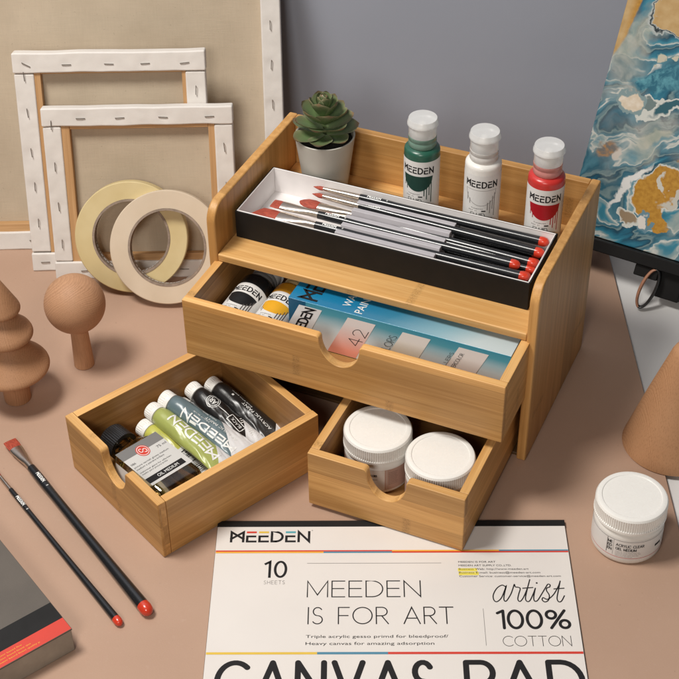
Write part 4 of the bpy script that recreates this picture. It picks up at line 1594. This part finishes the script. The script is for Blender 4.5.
def crom(pts, n=5):
    out = []
    for i in range(len(pts) - 1):
        p0, p1, p2, p3 = pts[max(0, i - 1)], pts[i], pts[i + 1], pts[min(len(pts) - 1, i + 2)]
        for q in range(n):
            t_ = q / n
            out.append(tuple(.5 * ((2 * p1[a]) + (-p0[a] + p2[a]) * t_ + (2 * p0[a] - 5 * p1[a] + 4 * p2[a] - p3[a]) * t_ ** 2 + (-p0[a] + 3 * p1[a] - 3 * p2[a] + p3[a]) * t_ ** 3) for a in (0, 1)))
    return out + [pts[-1]]


scr = [[(0.2334, -0.0651), (0.2307, -0.0633), (0.2264, -0.0665), (0.2231, -0.0731), (0.2231, -0.0784), (0.2253, -0.0803), (0.229, -0.0767), (0.2321, -0.0694), (0.234, -0.0641), (0.2317, -0.0731), (0.2311, -0.0784), (0.2328, -0.0796), (0.2367, -0.0731), (0.239, -0.067), (0.2405, -0.0626), (0.2411, -0.0651), (0.2433, -0.0656), (0.2448, -0.0671), (0.243, -0.0731), (0.242, -0.078), (0.2435, -0.0801), (0.2464, -0.0763), (0.2503, -0.0671), (0.2532, -0.0577)],
       [(0.2532, -0.0577), (0.2501, -0.0683), (0.2481, -0.0768), (0.2491, -0.0801), (0.2514, -0.0792), (0.2546, -0.0724), (0.2568, -0.0666)],
       [(0.2568, -0.0666), (0.2547, -0.0756), (0.255, -0.0797), (0.2573, -0.0792), (0.2609, -0.0732), (0.2654, -0.0652), (0.2672, -0.0625), (0.2688, -0.0632), (0.2682, -0.0654), (0.266, -0.0664), (0.2654, -0.0691), (0.2671, -0.0739), (0.2659, -0.0788), (0.2631, -0.0807), (0.2611, -0.0787), (0.262, -0.0763), (0.2654, -0.078), (0.2705, -0.0732), (0.2752, -0.0647), (0.2772, -0.0593)],
       [(0.2772, -0.0593), (0.2749, -0.0684), (0.2729, -0.0769), (0.2738, -0.0805), (0.2761, -0.0798), (0.2789, -0.0745)],
       [(0.2469, -0.0666), (0.2548, -0.0659)], [(0.2715, -0.0674), (0.2794, -0.0667)]]
for i, s_ in enumerate(scr): ribbon(mb, [(a, b - .0032) for a, b in crom(s_)], .00095, P, 'ink', i * 1.5e-5, .0006)
disc(mb, (.2584, -.0644), .0008, P, 'ink', 0)
write(mb, 'CANVAS', .0105, -.1775, .1610, .0350, .0046, P, 'ink', .30, 0, round_=True)
write(mb, 'PAD', .1975, -.1775, .0860, .0350, .0046, P, 'ink', .26, 0, round_=True)
mb.build('print', pad, **FLAT)

# ------------------------------------------------------------------ flat box at the lower left corner
A = Vector((-.2063, .7206, 0))
t = thing('flat_box', 'grey flat box with black and red bands at the lower left corner', 'box', A, radians(127.1))
# local x runs along the long right edge (away), local y to the left
M['box_grey'] = simple('grey_box_lid', (.105, .088, .072), .5, .06, 25, bump=.1)
M['box_side'] = simple('box_side_card', (.33, .29, .24), .6, .1, 40, bump=.1)
mb = MB()
mb.box(0, 0, .0005, .22, .16, .0245, 'box_side')
mb.build('box_body', t, bevel=.001)
mb = MB()
mb.box(-.0004, -.0004, .0240, .2204, .1604, .0255, 'box_grey')
lid = mb.build('box_lid', t, bevel=.0004)
mb = MB()
B_ = lambda x, y, l: (x, y, .0256 + l)
bars_patch(mb, 0., 0., .0135, .16, B_, 'ink_red', .0)
bars_patch(mb, .0135, 0., .0325, .16, B_, 'black_card', .0)
for q in range(3):
    small(mb, 'assorted colours for artists and students water based finest quality pigments ' [:70 - q * 6], 0, 0, .085 - q * .006, .0015,
          lambda a, b_, l, q=q: (.0030 + q * .0030 + b_, .110 - a, .0257), 'ink_orange')
mb.build('printed_band', lid, **FLAT)

# ------------------------------------------------------------------ painting on a table easel
O = Vector((.2276, 1.2049, .045))
yaw, lean = radians(-30.7), radians(28)
k = NT('poured_paint')
uv = k.attr('g')
s0 = k.sep(uv)
w1_ = k.vm('SUBTRACT', k.noise(uv, 14., 3, .5, out=1), (.5, .5, .5))
w2_ = k.vm('SUBTRACT', k.noise(uv, 45., 3, .55, out=1), (.5, .5, .5))
q1 = k.vm('ADD', uv, k.vm('SCALE', w1_, scale=.055))
q2 = k.vm('ADD', q1, k.vm('SCALE', w2_, scale=.014))
w3_ = k.vm('SUBTRACT', k.noise(uv, 110., 3, .6, out=1), (.5, .5, .5))
q3 = k.vm('ADD', uv, k.vm('ADD', k.vm('SCALE', w1_, scale=.034), k.vm('ADD', k.vm('SCALE', w2_, scale=.026), k.vm('SCALE', w3_, scale=.008))))
sq2 = k.sep(q2)
fl = k.comb(k.math('MULTIPLY', k.math('ADD', k.math('MULTIPLY', sq2[0], .80), k.math('MULTIPLY', sq2[1], .60)), .55), k.math('MULTIPLY', k.math('SUBTRACT', k.math('MULTIPLY', sq2[1], .80), k.math('MULTIPLY', sq2[0], .60)), 1.25), 0.)
st1 = k.noise(fl, 21., 4, .45, .8)
bands = k.math('FRACT', k.math('MULTIPLY', st1, 4.0))
blue = k.ramp(bands, [(0., (.008, .05, .085)), (.22, (.014, .12, .19)), (.42, (.035, .20, .28)), (.53, (.24, .33, .34)), (.60, (.56, .56, .52)), (.64, (.07, .20, .26)), (.80, (.02, .10, .15)), (.93, (.17, .25, .26)), (1., (.01, .06, .09))])
patch = k.mapr(k.noise(q1, 9., 2), .48, .60)
grey = k.ramp(k.noise(q2, 60., 3), [(.3, (.10, .15, .16)), (.5, (.36, .37, .33)), (.62, (.50, .48, .43)), (.75, (.20, .14, .09))])
col = k.mix(k.math('MULTIPLY', patch, .65), blue, grey)


def blob(c, rx, ry, ang, soft=.12, co=None):
    s_ = k.sep(k.vm('SUBTRACT', co if co is not None else q3, (c[0], c[1], 0)))
    ca, sa = cos(ang), sin(ang)
    a = k.math('DIVIDE', k.math('ADD', k.math('MULTIPLY', s_[0], ca), k.math('MULTIPLY', s_[1], sa)), rx)
    b_ = k.math('DIVIDE', k.math('SUBTRACT', k.math('MULTIPLY', s_[1], ca), k.math('MULTIPLY', s_[0], sa)), ry)
    d = k.math('SQRT', k.math('ADD', k.math('POWER', a, 2.), k.math('POWER', b_, 2.)))
    return d


def lay(col, d, c, w=.1, rim=None, rimc=(.55, .56, .52)):
    if rim: col = k.mix(k.mapr(d, 1 + rim, 1 + rim + .06, 1, 0), col, rimc)
    return k.mix(k.mapr(d, 1 - w, 1 + w * .2, 1, 0), col, c)


ochre = k.mix(k.mapr(k.noise(uv, 260., 3), .35, .65), (.36, .17, .02), (.46, .24, .035))
tan_ = k.mix(k.mapr(k.noise(uv, 80., 3), .35, .65), (.42, .26, .10), (.50, .34, .16))
sage = k.mix(k.mapr(k.noise(q2, 60., 3), .35, .65), (.30, .33, .28), (.47, .45, .38))
cream = k.mix(k.mapr(k.noise(uv, 150., 3), .4, .65), (.60, .50, .38), (.68, .60, .50))
# sage belt upper left, teal sweep, swirl of grey
col = lay(col, blob((.022, .200), .016, .040, -.6), k.mix(.7, col, sage), .5)
col = lay(col, blob((.060, .168), .042, .013, .35), k.mix(k.mapr(k.noise(q3, 110., 3), .4, .62), (.02, .12, .18), (.10, .30, .36)), .25)
col = lay(col, blob((.048, .137), .015, .009, .4), (.14, .19, .19), .12, .14)
col = lay(col, blob((.029, .136), .012, .010, .3), cream, .1, .22, (.20, .28, .29))
col = lay(col, blob((.080, .148), .034, .005, .5), (.025, .10, .13), .2, .35)
col = lay(col, blob((.056, .098), .017, .012, -.5), k.mix(.55, col, sage), .5)
col = lay(col, blob((.060, .110), .016, .006, .5), sage, .5)
col = lay(col, blob((.033, .087), .006, .010, .4), (.52, .47, .42), .3)
col = lay(col, blob((.020, .085), .008, .016, -.7), k.mix(k.mapr(k.noise(q2, 120., 2), .4, .6), (.15, .14, .13), (.36, .20, .09)), .3)
col = lay(col, blob((.050, .060), .030, .0045, 1.0), (.66, .66, .64), .3)
# ochre fields
col = lay(col, blob((.078, .058), .025, .019, .8), ochre, .06, .04)
col = lay(col, blob((.104, .090), .016, .014, .2), ochre, .06)
col = lay(col, blob((.088, .032), .010, .014, .6), ochre, .06)
col = lay(col, blob((.0985, .0580), .017, .0045, .9), (.48, .46, .40), .2)
col = lay(col, blob((.110, .045), .010, .026, -.3), k.mix(.6, col, sage), .5)
col = lay(col, blob((.0835, .0640), .0035, .0085, .3), (.52, .50, .44), .15)
col = lay(col, blob((.072, .0285), .0075, .009, .4), (.62, .58, .54), .1, .2, (.12, .22, .27))
col = lay(col, blob((.056, .0290), .010, .006, -.4), (.26, .19, .12), .2, .15)
# tan upper corner
col = lay(col, blob((.0045, .225), .0095, .055, -.12, co=k.vm('ADD', uv, k.vm('SCALE', w2_, scale=.008))), k.mix(k.mapr(s0[0], .004, .012), tan_, ochre), .15)
d = blob((.060, .231), .032, .020, .35)
col = lay(col, d, tan_, .03, .09, (.40, .43, .42))
col = k.mix(k.math('MULTIPLY', k.mapr(d, 1.0, 1.03, 0, 1), k.mapr(d, 1.05, 1.08, 1, 0)), col, (.02, .03, .035))
for c_, r_ in (((.0470, .1855), .0042), ((.0575, .1870), .0036), ((.041, .178), .0018)):
    col = lay(col, blob(c_, r_, r_ * 1.1, 0.), (.50, .46, .36), .1, .12, (.12, .24, .26))
k.p(color=col, rough=.30, spec=.45, coat=.15)
k.bump(st1, .25, .0012)
M['pour'] = k.m
t = thing('abstract_painting', 'blue, ochre and white poured paint canvas standing on the small easel', 'painting', O, rot=(PI / 2 - lean, 0, yaw))
# rotation order: tilt first then yaw
mb = MB()
PWd, PHt, PT = .24, .30, .016
mb.box(0, 0, -PT, PWd, PHt, 0., 'pour', g=[(x, y, z) for x in (0, PWd) for y in (0, PHt) for z in (-PT, 0.)], off=(0, 0, 0))
mb.build('painted_canvas', t, bevel=.0012)

t2 = thing('table_easel', 'black table easel holding the poured paint canvas', 'easel', O, rot=(PI / 2 - lean, 0, yaw))
M['easel'] = simple('black_easel', (.008, .0075, .0075), .55, .1, 50, spec=.15)
mb = MB(); mb.box(-.02, -.0125, -.030, .26, -.0006, .0085, 'easel'); mb.build('ledge', t2, bevel=.001)
mb = MB(); mb.box(.108, -.012, -.045, .130, .34, -.031, 'easel'); mb.build('mast', t2, bevel=.001)
mb = MB(); mb.box(.080, -.024, -.022, .104, -.0128, .004, 'easel'); mb.build('bracket', t2, bevel=.001)
mb = MB(); mb.box(.104, -.040, -.030, .128, -.0130, -.004, 'easel'); mb.build('bracket', t2, bevel=.001)
# ring shaped knob hanging under the ledge
mb = MB()
nR, nr = 56, 12


def ring(i, j, R=.0205, r=.0017):
    a, b_ = 2 * PI * i, 2 * PI * j
    return ((R * .34 + r * cos(b_)) * cos(a), (R + r * cos(b_)) * sin(a), r * sin(b_) * 1.8)


mb.grid(lambda i, j: ring(i, j), nR, nr, 'black_plastic', closed=True)
hk = mb.build('strap_ring', t2, (.0985, -.0330, .004), (0, radians(12), radians(-10)), smooth=60)
hk.data.materials.append(M['copper'])
for p in hk.data.polygons:
    if p.center.x < -.001: p.material_index = 1
# feet reach down to the table
base = Matrix.Translation(O) @ Matrix.Rotation(yaw, 4, 'Z') @ Matrix.Rotation(PI / 2 - lean, 4, 'X')
inv = base.inverted()
for px_ in (.02, .215):
    mb = MB()
    a_ = base @ Vector((px_, -.006, -.025))
    for (p_, q_) in ((a_, Vector((a_.x + .05, a_.y + .10, -.003))),):
        d_ = (q_ - p_)
        rt = d_.to_track_quat('Z', 'X').to_matrix().to_4x4()
        Tm = inv @ Matrix.Translation(p_) @ rt
        mb.box(-.005, -.004, 0, .005, .004, d_.length, 'easel', T=lambda p: Tm @ Vector(p))
    mb.build('leg', t2, bevel=.0008)

# ------------------------------------------------------------------ light
def area(name, loc, target, size, power, col=(1, 1, 1), sy=None):
    l = bpy.data.lights.new(name, 'AREA')
    l.shape = 'RECTANGLE'
    l.size, l.size_y, l.energy, l.color = size, sy or size, power, col
    o = bpy.data.objects.new(name, l)
    COL.objects.link(o)
    o.location = loc
    o.rotation_euler = (Vector(target) - Vector(loc)).to_track_quat('-Z', 'Y').to_euler()
    return o


area('key_softbox', (-.60, .80, 1.50), (0, 1.0, .05), .40, 22.5, (1, .965, .91))
area('fill_softbox', (-.32, -.35, 1.05), (.02, 1.0, .08), .36, 8.6, (1, .94, .87))

w = bpy.data.worlds.new('World')
scene.world = w
w.use_nodes = True
w.node_tree.nodes['Background'].inputs[0].default_value = (1., .96, .92, 1)
w.node_tree.nodes['Background'].inputs[1].default_value = .035

# ------------------------------------------------------------------ camera
cam = bpy.data.cameras.new('camera')
co_ = bpy.data.objects.new('camera', cam)
COL.objects.link(co_)
scene.camera = co_
cam.sensor_width = 36.
cam.sensor_fit = 'HORIZONTAL'
cam.lens = 1472.18 / 679 * 36.
cam.clip_start, cam.clip_end = .05, 50
p_, r_ = .6909, -.0166
X = Vector((1, 0, 0)); Y = Vector((0, sin(p_), cos(p_)))
Xc = X * cos(r_) - Y * 0
cr, sr = cos(r_), sin(r_)
# camera axes: image right and up after the roll
right = X * cr + Y * sr
up = -X * sr + Y * cr
fwd = Vector((0, cos(p_), -sin(p_)))
mt = Matrix((right, up, -fwd)).transposed().to_4x4()
mt.translation = (0, 0, .9005)
co_.matrix_world = mt

scene.view_settings.view_transform = 'Standard'
scene.view_settings.look = 'None'
scene.view_settings.exposure = 0
scene.view_settings.gamma = 1
scene.cycles.max_bounces = 10
scene.cycles.transmission_bounces = 8
scene.cycles.use_denoising = True
